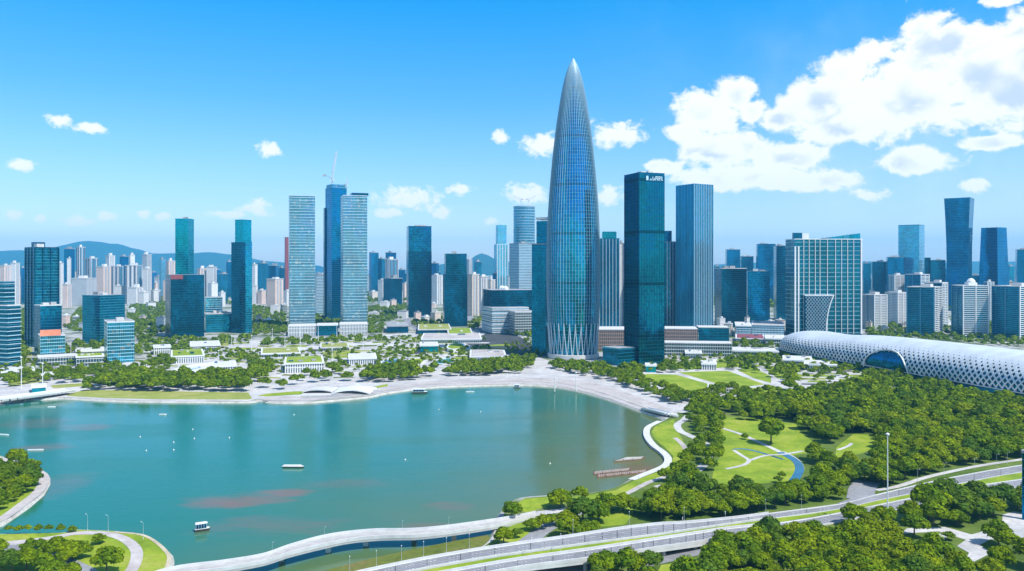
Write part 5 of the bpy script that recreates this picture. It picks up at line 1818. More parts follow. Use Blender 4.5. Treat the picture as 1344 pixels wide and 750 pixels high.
pavilion('low block with yellowish planted roof below the dark towers', 549, 592, 432.5, 439, 'tealblue', 'lawn2', 425.5, cop='palec')
pavilion('glass pavilion with pale roof below the two step dark tower', 588, 620, 438, 444, 'shopglass', 'lawn', 431, cop='palec')
pavilion('striped white wedge roof hall beside the dark street', 617, 664, 468, 474, 'shopglass', 'pinkpave', 459.5)
pavilion('low white shelter by the far left shore', 2, 45, 486, 494, 'colonnade', 'palec', 481)
pavilion('teal kiosk at the end of the left road bridge', 42, 60, 507, 515, 'cyanglass', 'palec', 503)
pavilion('white terrace wall left of the banded office base', 52, 70, 491, 499, 'palec', 'palec', 488)
pavilion('boat shaped white pavilion among trees left of the shorter pale glass block', 100, 138, 460, 464.5, 'shopglass', 'palec', 455)
pavilion('long planted terrace in front of the shorter pale glass block', 100, 136, 467, 479, 'shopglass', 'lawn', 463)
pavilion('white pavilion with glass front left of the stadium', 1028, 1066, 474, 482, 'shopglass', 'palec', 468)
pavilion('low white restaurant in front of the stadium arch', 1056, 1098, 480, 487, 'colonnade', 'palec', 474)
pavilion('white shed by the lawns right of the square teal tower', 921, 940, 478, 486, 'colonnade', 'palec', 474)
pavilion('low terrace building at the head of the right lawns', 900, 921, 464, 471, 'shopglass', 'palec', 459)
pavilion('long pale station building behind the right lawns', 956, 1022, 462, 467, 'shopglass', 'palec', 457.5)
pavilion('red roofed low shops left of the stadium end', 966, 1004, 445, 451, 'shopglass', 'red', 439.5)
pavilion('white canopy shops against the stadium end', 1005, 1030, 445, 453, 'shopglass', 'palec', 440)
pavilion('grey flat office under the blue block stepping down', 966, 986, 428, 443, 'greyslab', 'palec', 423)
pavilion('long pale office with pink floor under the narrow blue slab', 987, 1029, 427, 441, 'greyslab', 'pinkpave', 422)
pavilion('small white clubhouse by the right lawns path', 930, 962, 509.5, 514, 'colonnade', 'palec', 505.5)
pavilion('teal kiosk at the foot of the square teal tower', 848, 861, 480, 489, 'cyanglass', 'palec', 477)

# wave shaped shore stage
root = empty('shore_stage', (*G(440, 518), LZ), 'white wave roofed shore stage with a dark mouth by the water', 'stage')


def wave(px0, px1, yb, hgt, dep, name, mat, ph):
    mb = MB()
    n = 18
    x0, y0 = G(px0, yb)
    x1 = G(px1, yb)[0]
    for i in range(n):
        t0, t1 = i / n, (i + 1) / n
        h0, h1 = [LZ + 1.2 + hgt * math.sin(math.pi * t) ** ph for t in (t0, t1)]
        xa, xb = x0 + (x1 - x0) * t0, x0 + (x1 - x0) * t1
        mb.face([(xa, y0, h0), (xb, y0, h1), (xb, y0 + dep, h1 * .55 + .5), (xa, y0 + dep, h0 * .55 + .5)])
        mb.face([(xa, y0, h0 - 1.1), (xb, y0, h1 - 1.1), (xb, y0, h1), (xa, y0, h0)])
    return mb.build(name, M[mat], root)


wave(434, 486, 518.5, 3.6, 40, 'roof', 'white', .8)
wave(397, 436, 516.5, 2.6, 30, 'roof', 'palec', .5)
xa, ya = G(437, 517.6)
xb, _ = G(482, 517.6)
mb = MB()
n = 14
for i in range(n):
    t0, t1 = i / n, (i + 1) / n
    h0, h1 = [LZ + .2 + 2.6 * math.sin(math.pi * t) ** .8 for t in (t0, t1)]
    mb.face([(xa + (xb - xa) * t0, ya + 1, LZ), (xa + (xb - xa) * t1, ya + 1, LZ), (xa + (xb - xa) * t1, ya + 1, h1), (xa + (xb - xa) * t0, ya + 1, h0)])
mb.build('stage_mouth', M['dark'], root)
mb = MB()
for k in range(4):
    p = smooth(GP([(396, 522.5 - k * .8), (430, 522 - k * .8), (470, 519 - k * .8), (500, 514.5 - k * .8)]), 4)
    mb.ribbon(p, 3, LZ + .2 + k * .4)
mb.build('terrace_step', M['palec'], root)

# ================================================================== BOATS, PONTOONS AND BUOYS
def boat(label, px_, py_, L, W, h, ang, roof=True, group=None, name='tour_boat', cat='boat', hull='hull', top='white'):
    x, y = G(px_, py_, 0)
    r_ = empty(name, (x, y, 0), label, cat, group, R(ang))
    mb = MB()
    outl = [(-L / 2, -W * .42), (L * .30, -W / 2), (L * .44, -W * .3), (L / 2, 0), (L * .44, W * .3), (L * .30, W / 2), (-L / 2, W * .42)]
    mb.prism([(p[0] * .93, p[1] * .8) for p in outl], -.3, h, poly2=outl)
    o = mb.build('hull', M[hull])
    o.parent = r_
    o = MB().prism([(p[0] * .985, p[1] * .97) for p in outl], h, h + .25).build('gunwale', M[top])
    o.parent = r_
    if roof:
        cb = MB().prism([(-L * .42, -W * .38), (L * .26, -W * .38), (L * .26, W * .38), (-L * .42, W * .38)], h + .25, h + 1.6)
        o = cb.build('cabin', M['tealblue'])
        o.parent = r_
        pm = MB()
        for k in range(5):
            for sg in (-1, 1):
                xx = -L * .42 + L * .68 * k / 4
                pm.tube((xx, sg * W * .40, h + .2), (xx, sg * W * .40, h + 2.3), .06, n=5)
        o = pm.build('canopy_post', M['white'])
        o.parent = r_
        rf = MB().prism([(-L * .46, -W * .44), (L * .30, -W * .44), (L * .36, 0), (L * .30, W * .44), (-L * .46, W * .44)], h + 2.3, h + 2.55, bottom=True)
        rf.prism([(-L * .44, -W * .30), (L * .27, -W * .30), (L * .27, W * .30), (-L * .44, W * .30)], h + 2.55, h + 2.85)
        o = rf.build('roof', M[top])
        o.parent = r_
    return r_


boat('white roofed tour boat nearest to the camera, angled on the green water', 265.5, 697, 6.6, 2.5, 1.1, 28)
bg_ = boat('long flat white barge lying alone in the middle of the bay', 385, 614, 13.2, 2.6, .8, -1, False, name='barge')
o = MB().prism([(-5.8, -.95), (4.6, -.95), (5.3, 0), (4.6, .95), (-5.8, .95)], 1.05, 1.75, poly2=[(-5.6, -.6), (4.3, -.6), (4.8, 0), (4.3, .6), (-5.6, .6)]).build('cargo_cover', M['palec'])
o.parent = bg_
boat('dark work barge moored against the far promenade', 551, 516.5, 15, 5, 1.6, 5, name='barge')
boat('small white launch near the far shore, right of the dark barge', 679, 509.5, 7, 3, 1.0, 0)
boat('white rowing skiff at the left edge of the bay', 5, 571.5, 9, 1.6, .5, -12, False, name='skiff', hull='white')
boat('white skiff right of the one at the left edge', 47, 591.5, 10, 1.6, .5, 6, False, name='skiff', hull='white')
boat('tiny white dinghy below the left shore lawn', 214, 545, 6, 2, .6, 0, False, name='skiff', hull='white')
boat('tiny white dinghy by the left road bridge', 68, 535, 6, 2, .6, 10, False, name='skiff', hull='white')
boat('pale flat launch in front of the dark work barge', 617, 515, 8, 2, .6, 4, False, name='skiff', hull='white')
wr = random.Random(5)
for k, (a_, b_, lab) in enumerate(((184, 574, 'white buoy in the cluster right of the left skiffs'), (192, 592, 'white buoy in the cluster right of the left skiffs'), (228, 581, 'white buoy in the cluster right of the left skiffs'), (228, 591, 'white buoy in the cluster right of the left skiffs'),
                                   (253, 564, 'white buoy between the cluster of buoys and the louvred tower reflection'), (301, 575, 'white buoy nearest above the long red algae drift'), (576, 538, 'white buoy in front of the promenade, left one of two'), (631, 541, 'white buoy in front of the promenade, right one of two'),
                                   (532, 604, 'white buoy in the open water right of the white barge'), (255, 576, 'white buoy between the cluster of buoys and the louvred tower reflection'), (386, 545, 'white buoy in front of the shore stage'), (722, 609, 'white buoy in open water left of the timber pontoons'))):
    x, y = G(a_, b_, 0)
    o = empty('buoy', (x, y, 0), lab, 'buoy', 'white buoys on the bay')
    q = MB().lathe([(.2, -.3), (.45, 0), (.5, .25), (.3, .5), (.1, .6)], 10).build('float', M['white'])
    q.parent = o
    q = MB().tube((0, 0, .6), (0, 0, 1.2), .05).build('pole', M['white'])
    q.parent = o


def pontoon(label, quad, z=.7):
    P = GP(quad, z)
    root = empty('timber_pontoon', (*cent(P), 0), label, 'pontoon')
    mb = MB().prism(P, -.2, z, bottom=True)
    mb.build('deck', M['brownwood'], root)
    pl = MB()
    A, B, C_, D_ = [Vector(p) for p in P]
    for k in range(1, 24):
        t = k / 24
        pl.beam((*A.lerp(B, t), z + .06), (*D_.lerp(C_, t), z + .06), .28, .12)
    pl.build('plank', M['stone'], root)
    ed = MB()
    for k in range(4):
        p, q = Vector(P[k]), Vector(P[(k + 1) % 4])
        n = max(2, int((q - p).length / 5))
        for i in range(n):
            c = p.lerp(q, i / n)
            ed.tube((*c, -1), (*c, z + 1.0), .16, n=6)
    ed.build('mooring_post', M['brownwood'], root)


pontoon('small brown timber pontoon, upper one of the three by the east shore', [(806, 605.5), (843, 602.5), (846, 599.5), (822, 600.5)])
pontoon('brown timber pontoon in the middle of the three by the east shore', [(779, 622.5), (826, 617.5), (828, 614.5), (780, 619)])
pontoon('longest brown timber pontoon, lowest of three, touching the grassy shore', [(784, 626.5), (848, 619.5), (850, 616.5), (784, 623.5)])

# ================================================================== LAMPS AND MASTS
def lamp_proto(h, arm, double=False):
    root = empty('street_lamp', (0, 0, 0), 'x', 'street lamp')
    o = MB().tube((0, 0, 0), (0, 0, h), .10, .06, 8).build('pole', M['lampgrey'])
    o.parent = root
    o = MB().tube((0, 0, 0), (0, 0, .8), .28, .2, 8).build('base', M['lampgrey'])
    o.parent = root
    for sg in ((1, -1) if double else (1,)):
        o = MB().tube((0, 0, h - .1), (sg * arm * .5, 0, h + .35), .07, .06, 6).tube((sg * arm * .5, 0, h + .35), (sg * arm, 0, h + .45), .06, .05, 6).build('arm', M['lampgrey'])
        o.parent = root
        o = MB().prism([(sg * arm - .5, -.2), (sg * arm + .5, -.14), (sg * arm + .5, .14), (sg * arm - .5, .2)], h + .36, h + .54, bottom=True).build('lamp_head', M['white'])
        o.parent = root
    return root


LAMP1, LAMP2 = lamp_proto(9.5, 2.0), lamp_proto(9.5, 1.8, True)
used = {LAMP1.name: False, LAMP2.name: False}


def lamp(proto, x, y, z, rz, label, group, sc=.74):
    o = proto if not used[proto.name] else copy_tree(proto)
    used[proto.name] = True
    o.location = (x, y, z)
    o.rotation_euler = (0, 0, rz)
    o.scale = (sc, sc, sc)
    tag(o, label, 'street lamp', group)
    return o


def side_at(tab_up, tab_lo, px_):
    """Point on an edge polyline under column px_, with the road's direction."""
    best = None
    for i in range(len(tab_up) - 1):
        a, b = tab_up[i], tab_up[i + 1]
        ca, cb = CX + a[0] / a[1] * FPX, CX + b[0] / b[1] * FPX
        if ca <= px_ <= cb:
            t = (px_ - ca) / (cb - ca)
            p = lerp(a, b, t)
            q = lerp(tab_lo[i], tab_lo[i + 1], t)
            return p, math.atan2(q[1] - p[1], q[0] - p[0])
    return None, 0


for k, px_ in enumerate((459, 494, 527, 556, 586, 616)):
    p, an = side_at(FU, FL, px_)
    lamp(LAMP1, p[0], p[1], p[2], an, f'{ORD[k]} street lamp from the left on the viaduct edge beside the canal', 'street lamps along the viaduct')
for k, px_ in enumerate((752, 826, 898, 1005, 1052)):
    p, an = side_at(FU, FL, px_)
    lamp(LAMP1, p[0], p[1], p[2], an, f'{ORD[k]} street lamp from the left along the far kerb between the viaduct and the junction', 'street lamps along the highway')
for k, px_ in enumerate((698, 736, 896, 952)):
    p, an = side_at(NU, NL, px_)
    lamp(LAMP2, p[0], p[1] , p[2], an, f'{ORD[k]} double armed lamp from the left on the planted median', 'double lamps on the median')
for k, (px_, py_) in enumerate(((1122, 652), (1204, 633), (1239, 624), (1279, 617), (1308, 612), (1322, 609))):
    lamp(LAMP1, *G(px_, py_), LZ, -1.2, f'{ORD[k]} street lamp from the left along the highway after the junction', 'street lamps after the junction')
for k, (px_, py_) in enumerate(((115, 697), (142, 698.5), (188, 708))):
    lamp(LAMP1, *G(px_, py_), LZ, 2.6, ('lamp at the water edge of the lower left park, leftmost of three', 'middle lamp of three at the edge of the lower left park', 'lamp by the curved path end of the lower left park')[k], 'lamps of the lower left park')
for k, (px_, py_, lab) in enumerate(((838.5, 640, 'street lamp on the grassy shore by the lowest timber pontoon'), (770, 690, 'street lamp in front of the trees right of the ramp road'), (751, 700, 'street lamp beside the ramp road'), (846, 518, 'lamp on the edge of the promenade by the right lawns'), (861, 523, 'second lamp on the edge of the promenade by the right lawns'),
                                     (1027, 505, 'lone lamp by the lawns left of the stadium forecourt'), (901, 600, 'street lamp beside the curving park path'), (733, 508, 'lamp on the pink promenade below the bullet tower'), (790, 519, 'lamp on the pink promenade right of the bullet tower'))):
    lamp(LAMP1, *G(px_, py_), LZ, 2.0, lab, 'lamps along the parks')
for k, px_ in enumerate((357, 428, 527, 585)):
    i = min(range(len(up)), key=lambda j: abs(CX + up[j][0] / up[j][1] * FPX - px_))
    lamp(LAMP1, up[i][0], up[i][1] - .3, up[i][2], 1.3, f'{ORD[k]} lamp from the left on the curving footbridge', 'lamps on the footbridge', .42)


def mast(label, px_, yt, yb_, r, name='light_mast', cat='mast', group=None, head=True):
    x, y = G(px_, yb_)
    h = (yb_ - yt) * y / FPX
    root = empty(name, (x, y, LZ), label, cat, group)
    o = MB().tube((0, 0, 0), (0, 0, h), r, r * .55, 8).build('pole', M['white'])
    o.parent = root
    o = MB().tube((0, 0, 0), (0, 0, 1.2), r * 1.9, r * 1.5, 8).build('base', M['palec'])
    o.parent = root
    if head:
        o = MB().lathe([(r * .8, h), (r * 2.4, h + .3), (r * 2.4, h + .9), (r * .6, h + 1.3)], 10).build('lamp_head', M['white'])
        o.parent = root
    return root


mast('very tall white high mast lamp standing over the trees by the highway', 1165, 572, 692, .34)
for px_, a_, b_, lab in ((287, 461, 478, 'white light mast in front of the planted roof with colonnade'), (330, 441, 460, 'white light mast right of the wide dark block'), (304, 442, 457, 'white light mast beside the wide dark block corner'), (357.5, 433, 452, 'white light mast, leftmost before the louvred tower podium'),
                         (374, 440, 456, 'white light mast second from left before the louvred tower podium'), (394, 429, 465, 'tallest white light mast before the left louvred tower'), (417.7, 426, 453, 'white light mast before the glass middle of the podium'), (442, 427, 444, 'white light mast before the right end of the podium'),
                         (476.5, 435, 457, 'white light mast with blue foot right of the podium'), (436, 459, 480, 'white light mast standing in the middle plaza lawn'), (93, 450, 470, 'white light mast among the left terraces'), (28, 470, 512, 'white light mast at the far left shore'),
                         (56, 478, 512, 'second white light mast at the far left shore'), (728, 497, 514, 'slim mast on the pink promenade'), (756, 490, 514, 'slim mast on the pink promenade, right one')):
    mast(lab, px_, a_, b_, .42)
# ================================================================== TREES
def crown_arrays(rad, hgt, nlobe, nleaf, leaf, seed, core=True, flat=.74):
    """Leaf clumps spread over several uneven lobes, with a ragged dark-free core behind them. Returns vertices and quads/tris."""
    r = np.random.default_rng(seed)
    lobes = []
    for k in range(nlobe):
        ang = 2 * math.pi * (k + r.uniform(-.3, .3)) / max(1, nlobe - 2)
        d = rad * (r.uniform(.42, .66) if k < nlobe - 2 else r.uniform(0, .25))
        lr = rad * r.uniform(.36, .52) * (1.15 if k >= nlobe - 2 else 1)
        z = hgt * (r.uniform(.44, .60) if k < nlobe - 2 else r.uniform(.64, .72))
        lobes.append((d * math.cos(ang), d * math.sin(ang), z, lr, lr * flat * r.uniform(.85, 1.15)))
    V, F = [], []
    for (lx, ly, lz, lr, lh) in lobes:
        n = int(nleaf / nlobe)
        t = r.uniform(0, 2 * math.pi, n)
        zc = r.uniform(-.55, 1, n)
        s = np.sqrt(1 - np.clip(zc, -1, 1) ** 2)
        rr = r.uniform(.80, 1.08, n)
        nx_, ny_, nz_ = s * np.cos(t), s * np.sin(t), zc
        for i in range(n):
            c = Vector((lx + lr * rr[i] * nx_[i], ly + lr * rr[i] * ny_[i], lz + lh * rr[i] * nz_[i]))
            nn = Vector((nx_[i], ny_[i], nz_[i] + .35)) + Vector(r.uniform(-.55, .55, 3))
            q = nn.to_track_quat('Z', 'Y')
            a = leaf * r.uniform(.6, 1.3)
            b = a * r.uniform(.55, .9)
            k = len(V)
            tw = r.uniform(0, 6.28)
            ct, st2 = math.cos(tw), math.sin(tw)
            for (x, y) in ((-a, -b * .4), (0, -b), (a, b * .3), (-.1 * a, b)):
                V.append(c + q @ Vector((x * ct - y * st2, x * st2 + y * ct, r.uniform(-.12, .12) * a)))
            F.append((k, k + 1, k + 2, k + 3))
        if core:
            k = len(V)
            m, h = 8, 5
            for j in range(h + 1):
                for i in range(m):
                    ph = -.5 * math.pi + math.pi * j / h
                    w_ = r.uniform(.70, .86)
                    V.append(Vector((lx + lr * w_ * math.cos(ph) * math.cos(2 * math.pi * i / m), ly + lr * w_ * math.cos(ph) * math.sin(2 * math.pi * i / m), lz + lh * w_ * math.sin(ph))))
            for j in range(h):
                for i in range(m):
                    F.append((k + j * m + i, k + j * m + (i + 1) % m, k + (j + 1) * m + (i + 1) % m, k + (j + 1) * m + i))
    return V, F, lobes


def mesh_from(name, V, F, mat):
    me = bpy.data.meshes.new(name)
    me.from_pydata([tuple(v) for v in V], [], F)
    me.materials.append(mat)
    return me


# six broad park trees: crown mesh and trunk-with-limbs mesh each
TREES = []
for k in range(6):
    rad, hgt = 4.6, 8.2 + (k % 3) * .9
    V, F, lobes = crown_arrays(rad, hgt, 8 + k % 3, 1500, .50, 40 + k)
    cm = mesh_from('crown', V, F, M['leaf'])
    tm = MB()
    tm.tube((0, 0, -.2), (0, 0, hgt * .42), .30, .20, 7)
    for (lx, ly, lz, lr, lh) in lobes[:6]:
        tm.tube((0, 0, hgt * .36), (lx * .5, ly * .5, (hgt * .36 + lz) / 2 + .3), .15, .10, 5, False)
        tm.tube((lx * .5, ly * .5, (hgt * .36 + lz) / 2 + .3), (lx, ly, lz), .10, .04, 5, False)
    to = tm.build('trunk', M['bark'])
    t_mesh = to.data
    bpy.data.objects.remove(to)
    TREES.append((cm, t_mesh))
LIGHT = mesh_from('crown', *crown_arrays(4.2, 8, 7, 1000, .55, 77)[:2], M['lightleaf'])

KEEP = []                                                 # outlines no tree may stand in


def keep(px, z=LZ):
    KEEP.append(GP(px, z))


for pts in ([(940, 560), (949.6, 547), (990, 549), (1045, 557), (1050, 567), (1078, 588), (1077, 594), (1052, 600), (1052, 616), (1038, 632), (990, 636), (949, 639.5), (934, 632), (938, 610), (945, 600), (944, 580)],
            [(1096, 602), (1098, 587), (1120, 570), (1151, 571), (1152, 580), (1140, 592), (1120, 599)],
            [(783, 692), (786, 676), (832, 664), (830, 677), (820, 689)], [(1183, 701), (1190, 694), (1240, 692), (1275, 702), (1315, 691), (1316, 676), (1330, 672), (1420, 688), (1420, 722), (1344, 716), (1300, 708), (1286, 716), (1302, 726), (1270, 742), (1263, 740), (1272, 726), (1256, 717), (1268, 709), (1232, 698)],
            [(836, 494.5), (850, 491), (887, 492), (943, 508), (938, 511), (908, 517), (893, 512.5), (872, 505)], [(890, 489), (915, 488), (955, 487), (1004, 505), (967, 509), (948, 506)]):
    keep(pts)
hw = []
for tab in (FAR, NEAR):
    u_, l_ = edges(tab, 2)
    hw.append([p[:2] for p in u_] + [p[:2] for p in reversed(l_)])
KEEP += hw
PATHS = []


def keep_path(px, wid):
    PATHS.append((smooth(GP(px), 4), wid))


keep_path([(884, 541), (920, 531), (946, 526.5), (972, 524.5), (1010, 521.5), (1045, 517.5), (1090, 511)], 10)
keep_path([(903, 546), (897, 552), (889, 558), (893, 566), (905, 572), (921.6, 580), (932, 588), (931, 599), (923.5, 611), (912, 620), (893, 633), (862, 640)], 4.5)
keep_path([(649, 687), (675, 680), (703, 675), (744.5, 669), (790, 661), (819, 651)], 5)
keep_path([(686, 716), (700, 706), (712, 697), (738.6, 681)], 6)
keep_path([(1129, 657), (1130, 648), (1133, 640)], 9)
keep_path([(1150, 644), (1180, 638.5), (1212, 628), (1245, 620), (1290, 611), (1344, 603)], 4)
keep_path([(100, 700.5), (139, 701), (164, 708.5), (178.5, 722), (178, 738), (169, 755)], 4)


def blocked(x, y):
    if inside(x, y, BAY):
        return True
    for K in KEEP:
        if inside(x, y, K):
            return True
    for P, wd in PATHS:
        for q in P:
            if (q[0] - x) ** 2 + (q[1] - y) ** 2 < wd * wd:
                return True
    return False


SPOTS = []                                                # x, y, crown radius, zone label, light


def zone(px, gap, size, label, fill=1.0, light=0.0):
    P = GP(px)
    x0, x1 = min(p[0] for p in P), max(p[0] for p in P)
    y0, y1 = min(p[1] for p in P), max(p[1] for p in P)
    grid = {}
    tries = int((x1 - x0) * (y1 - y0) / gap ** 2 * 5)
    for _ in range(min(tries, 60000)):
        x, y = random.uniform(x0, x1), random.uniform(y0, y1)
        if not inside(x, y, P):
            continue
        gx, gy = int(x // gap), int(y // gap)
        if any((q[0] - x) ** 2 + (q[1] - y) ** 2 < gap * gap for i in (-1, 0, 1) for j in (-1, 0, 1) for q in grid.get((gx + i, gy + j), ())):
            continue
        if blocked(x, y) or random.random() > fill:
            continue
        grid.setdefault((gx, gy), []).append((x, y))
        SPOTS.append((x, y, size * random.uniform(.70, 1.35), label, random.random() < light))


def spots(lst, label, light=0.0):
    for px_, py_, rpx in lst:
        x, y = G(px_, py_)
        SPOTS.append((x, y, rpx * y / FPX, label, random.random() < light))


def solo(px_, py_, rpx, label):
    spots([(px_, py_, rpx)], label)


# single trees that the photograph tells apart
solo(672, 681, 14, 'tall dark tree at the shore where the footbridge lands')
solo(735, 667, 18, 'broad dark tree on the shore lawn right of the footbridge landing')
solo(761, 659, 12, 'smaller tree right of the broad dark one on the shore lawn')
solo(661, 715, 14, 'tree at the canal mouth between footbridge and viaduct')
solo(679, 706, 8, 'slim tree beside the tree at the canal mouth')
solo(1012, 583, 18, 'big lone round tree on the open park lawn')
solo(1026, 628, 5, 'small young tree on the lower park lawn, upper one')
solo(1021, 634, 6, 'small young tree on the lower park lawn, lower one')
solo(130, 714, 9, 'small upright tree beside the curved path of the lower left park')
solo(140, 754, 19, 'big round tree inside the curve of the path, lower left park')
solo(978, 577, 5, 'slim small tree by the path junction left of the lone round tree')
spots([(765, 688, 22), (786, 686, 17), (747, 690, 16)], 'tree of the dense clump right of the ramp road')
spots([(744, 706, 16), (771, 704, 16), (758, 709, 12)], 'front tree of the clump between ramp road and viaduct')
spots([(800, 674, 16), (818, 671, 15), (832, 674, 12), (790, 669, 12)], 'tree of the clump on the lawn right of the ramp road')
spots([(698, 697, 11), (713, 694, 11), (725, 690, 10)], 'low tree between the footbridge path and ramp road')
spots([(76, 734, 16), (96, 735, 16), (62, 731, 12), (108, 733, 12), (86, 728, 14), (88, 740, 13)], 'tree of the dense round clump in the lower left park')
spots([(35, 748, 18), (16, 752, 17), (56, 752, 14)], 'tree left of the grey road in the lower left corner')
spots([(2, 746, 17), (-6, 730, 15), (70, 762, 17), (94, 764, 14)], 'tree at the bottom left corner of the picture')
for k, x_ in enumerate((12, 24, 35, 50, 64, 80, 95)):
    solo(x_, 698.5, 6, f'{ORD[k]} small mangrove from the left in the row along the lower left shore')
spots([(40, 722, 9), (52, 720, 8), (33, 724, 7)], 'low tree between path and grey road, lower left park')
spots([(1008, 551, 9), (992, 552, 9), (976, 551, 8)], 'tree of the short row along the top of the open park lawn', .5)
zone([(0, 612), (28, 607), (46, 622), (44, 645), (22, 660), (-6, 676), (-60, 680), (-60, 600)], 7.5, 5.0, 'tree of the grove on the left shore point')
zone([(930, 742), (962, 722), (1032, 713), (1110, 714), (1178, 722), (1200, 735), (1246, 743), (1262, 758), (1270, 790), (1100, 800), (880, 800), (915, 764)], 6.2, 5.2, 'tree of the dense wood in the foreground below the highway')
CL = 'tree of the clump beside the high mast lamp and highway'
spots([(1121, 690, 17), (1158, 692, 18), (1140, 697, 14)], 'big tree at the foot of the high mast lamp')
zone([(1206, 678), (1245, 671), (1285, 666), (1316, 677), (1262, 690), (1232, 693), (1185, 694)], 8.5, 6.8, 'tree of the broad clump between highway and pale forecourt')
zone([(1302, 667), (1344, 660), (1400, 656), (1400, 676), (1320, 674)], 9.0, 6.8, 'tree of the clump at the right edge below the highway')
zone([(1176, 700), (1200, 699), (1225, 704), (1205, 708)], 8.0, 5.0, 'low light tree on the verge left of the forecourt')
zone([(1290, 790), (1288, 766), (1304, 746), (1344, 748), (1420, 740), (1420, 800)], 9.0, 6.0, 'tree of the clump at the bottom right corner')
zone([(1262, 716), (1244, 712), (1236, 704), (1262, 709)], 6.5, 3.6, 'tree on the planted island of the pale forecourt')
zone([(1302, 726), (1300, 714), (1330, 720), (1326, 730)], 7.0, 5.0, 'tree at the right edge of the pale forecourt')
zone([(780, 790), (784, 758), (800, 752), (830, 748), (856, 752), (862, 762), (850, 790)], 7.5, 5.0, 'tree in the gap under the near viaduct edge')
zone([(835, 684), (850, 662), (880, 650), (905, 640), (930, 652), (990, 655), (1046, 650), (1100, 642), (1125, 642), (1120, 652), (1096, 659), (1005, 672), (930, 682), (870, 686)], 6.8, 5.2, 'tree of the belt along the far kerb of the highway')
zone([(1070, 622), (1070, 604), (1088, 612), (1100, 618), (1150, 614), (1166, 606), (1200, 612), (1210, 626), (1150, 642), (1128, 640), (1100, 644), (1060, 646)], 7.2, 5.6, 'tree of the wood between the park lawn and junction')
zone([(1150, 602), (1160, 580), (1150, 570), (1200, 560), (1300, 570), (1420, 580), (1420, 592), (1344, 600), (1290, 608), (1240, 618), (1205, 624), (1160, 600)], 7.6, 6.0, 'tree of the wood above the right arm of the highway')
zone([(1050, 562), (1046, 553), (1100, 530), (1200, 530), (1300, 545), (1420, 560), (1420, 580), (1300, 570), (1200, 560), (1124, 570), (1096, 586), (1086, 582)], 7.8, 6.2, 'tree deep in the wood in front of the stadium')
zone([(950, 545), (900, 545), (905, 538), (950, 530), (1040, 524), (1130, 506), (1200, 514), (1260, 522), (1344, 534), (1420, 545), (1420, 560), (1300, 545), (1200, 530), (1100, 530), (1046, 553), (990, 547)], 7.8, 6.0, 'tree at the far edge of the wood in front of the stadium')
zone([(902, 552), (935, 546), (944, 555), (942, 600), (934, 630), (915, 624), (935, 600), (935, 584), (905, 568)], 9.0, 5.2, 'tree between the curving park path and the open lawn')
zone([(903, 600), (910, 585), (926, 586), (926, 600), (915, 612), (903, 620), (880, 636), (870, 632), (900, 612)], 7.5, 4.6, 'tree between shore lawn and curving park path')
# trees across the bay
SHORE = 'tree of the row along the far shore left of the stage'
zone([(112, 513), (120, 505), (175, 495), (230, 497), (318, 497), (326, 505), (320, 514), (200, 514)], 9.0, 6.6, SHORE)
zone([(0, 510), (0, 494), (60, 490), (130, 487), (180, 482), (185, 494), (118, 504), (60, 503)], 11, 5.0, 'tree', .8)
zone([(330, 497), (334, 480), (356, 482), (350, 498)], 9, 5.5, 'tree', .9)
spots([(370, 511, 9), (387, 505, 8), (402, 493, 6), (414, 502, 9), (436, 489, 9), (429, 500, 8), (456, 500, 9), (448, 484, 7), (347, 509, 9), (343, 501, 9), (330, 500, 8), (396, 500, 6), (425, 497, 7), (445, 491, 6)], 'tree')
zone([(476, 501), (478, 489), (545, 485), (546, 499), (500, 503)], 9, 6.5, 'tree')
spots([(563, 494, 9), (569, 487, 7), (557, 491, 6), (665, 486, 6), (690, 480, 6)], 'tree')
zone([(586, 494), (590, 486), (660, 480), (680, 482), (660, 492), (620, 494)], 8.5, 6.0, 'tree')
zone([(668, 490), (670, 474), (700, 474), (700, 482), (680, 492)], 9, 5.0, 'tree')
zone([(722, 484), (735, 477), (790, 483), (800, 486), (840, 485), (838, 490), (826, 492), (846, 503), (902, 523), (905, 530), (880, 531), (840, 514), (800, 500), (760, 492)], 8.5, 5.2, 'tree')
zone([(900, 532), (906, 518), (940, 514), (1000, 519), (1042, 511), (1042, 516), (980, 522), (925, 529)], 9, 5.0, 'tree', .8)
zone([(835, 489), (840, 483), (920, 480), (922, 486), (880, 490)], 9, 4.6, 'tree')
zone([(962, 487), (950, 474), (1000, 468), (1036, 474), (1050, 492), (1044, 508), (1006, 492)], 12, 5.0, 'tree', .6)
zone([(1040, 486), (1040, 479), (1120, 480), (1128, 487), (1100, 492)], 8, 4.2, 'tree', .7)
zone([(1130, 500), (1140, 490), (1190, 498), (1250, 508), (1250, 516), (1180, 508)], 10, 5.0, 'tree', .6)
for pts in ([(180, 478), (200, 470), (225, 478), (225, 492), (180, 490)], [(228, 462), (300, 458), (330, 462), (330, 476), (300, 480), (285, 474)], [(330, 462), (470, 458), (474, 478), (372, 492), (340, 484)], [(425, 490), (476, 478), (500, 470), (500, 482), (478, 488)],
            [(480, 470), (500, 455), (640, 455), (660, 470), (640, 480), (540, 484)], [(0, 500), (0, 478), (100, 472), (180, 480), (180, 490)], [(860, 470), (1030, 460), (1040, 480), (960, 476), (880, 482)], [(1040, 500), (1060, 488), (1180, 495), (1250, 512), (1100, 505)], [(660, 452), (700, 446), (715, 466), (680, 480)],
            [(482, 445), (620, 440), (640, 448), (520, 454)], [(230, 452), (330, 448), (330, 452), (240, 458)]):
    zone(pts, 11.0, 3.0, 'tree', .5, .7)
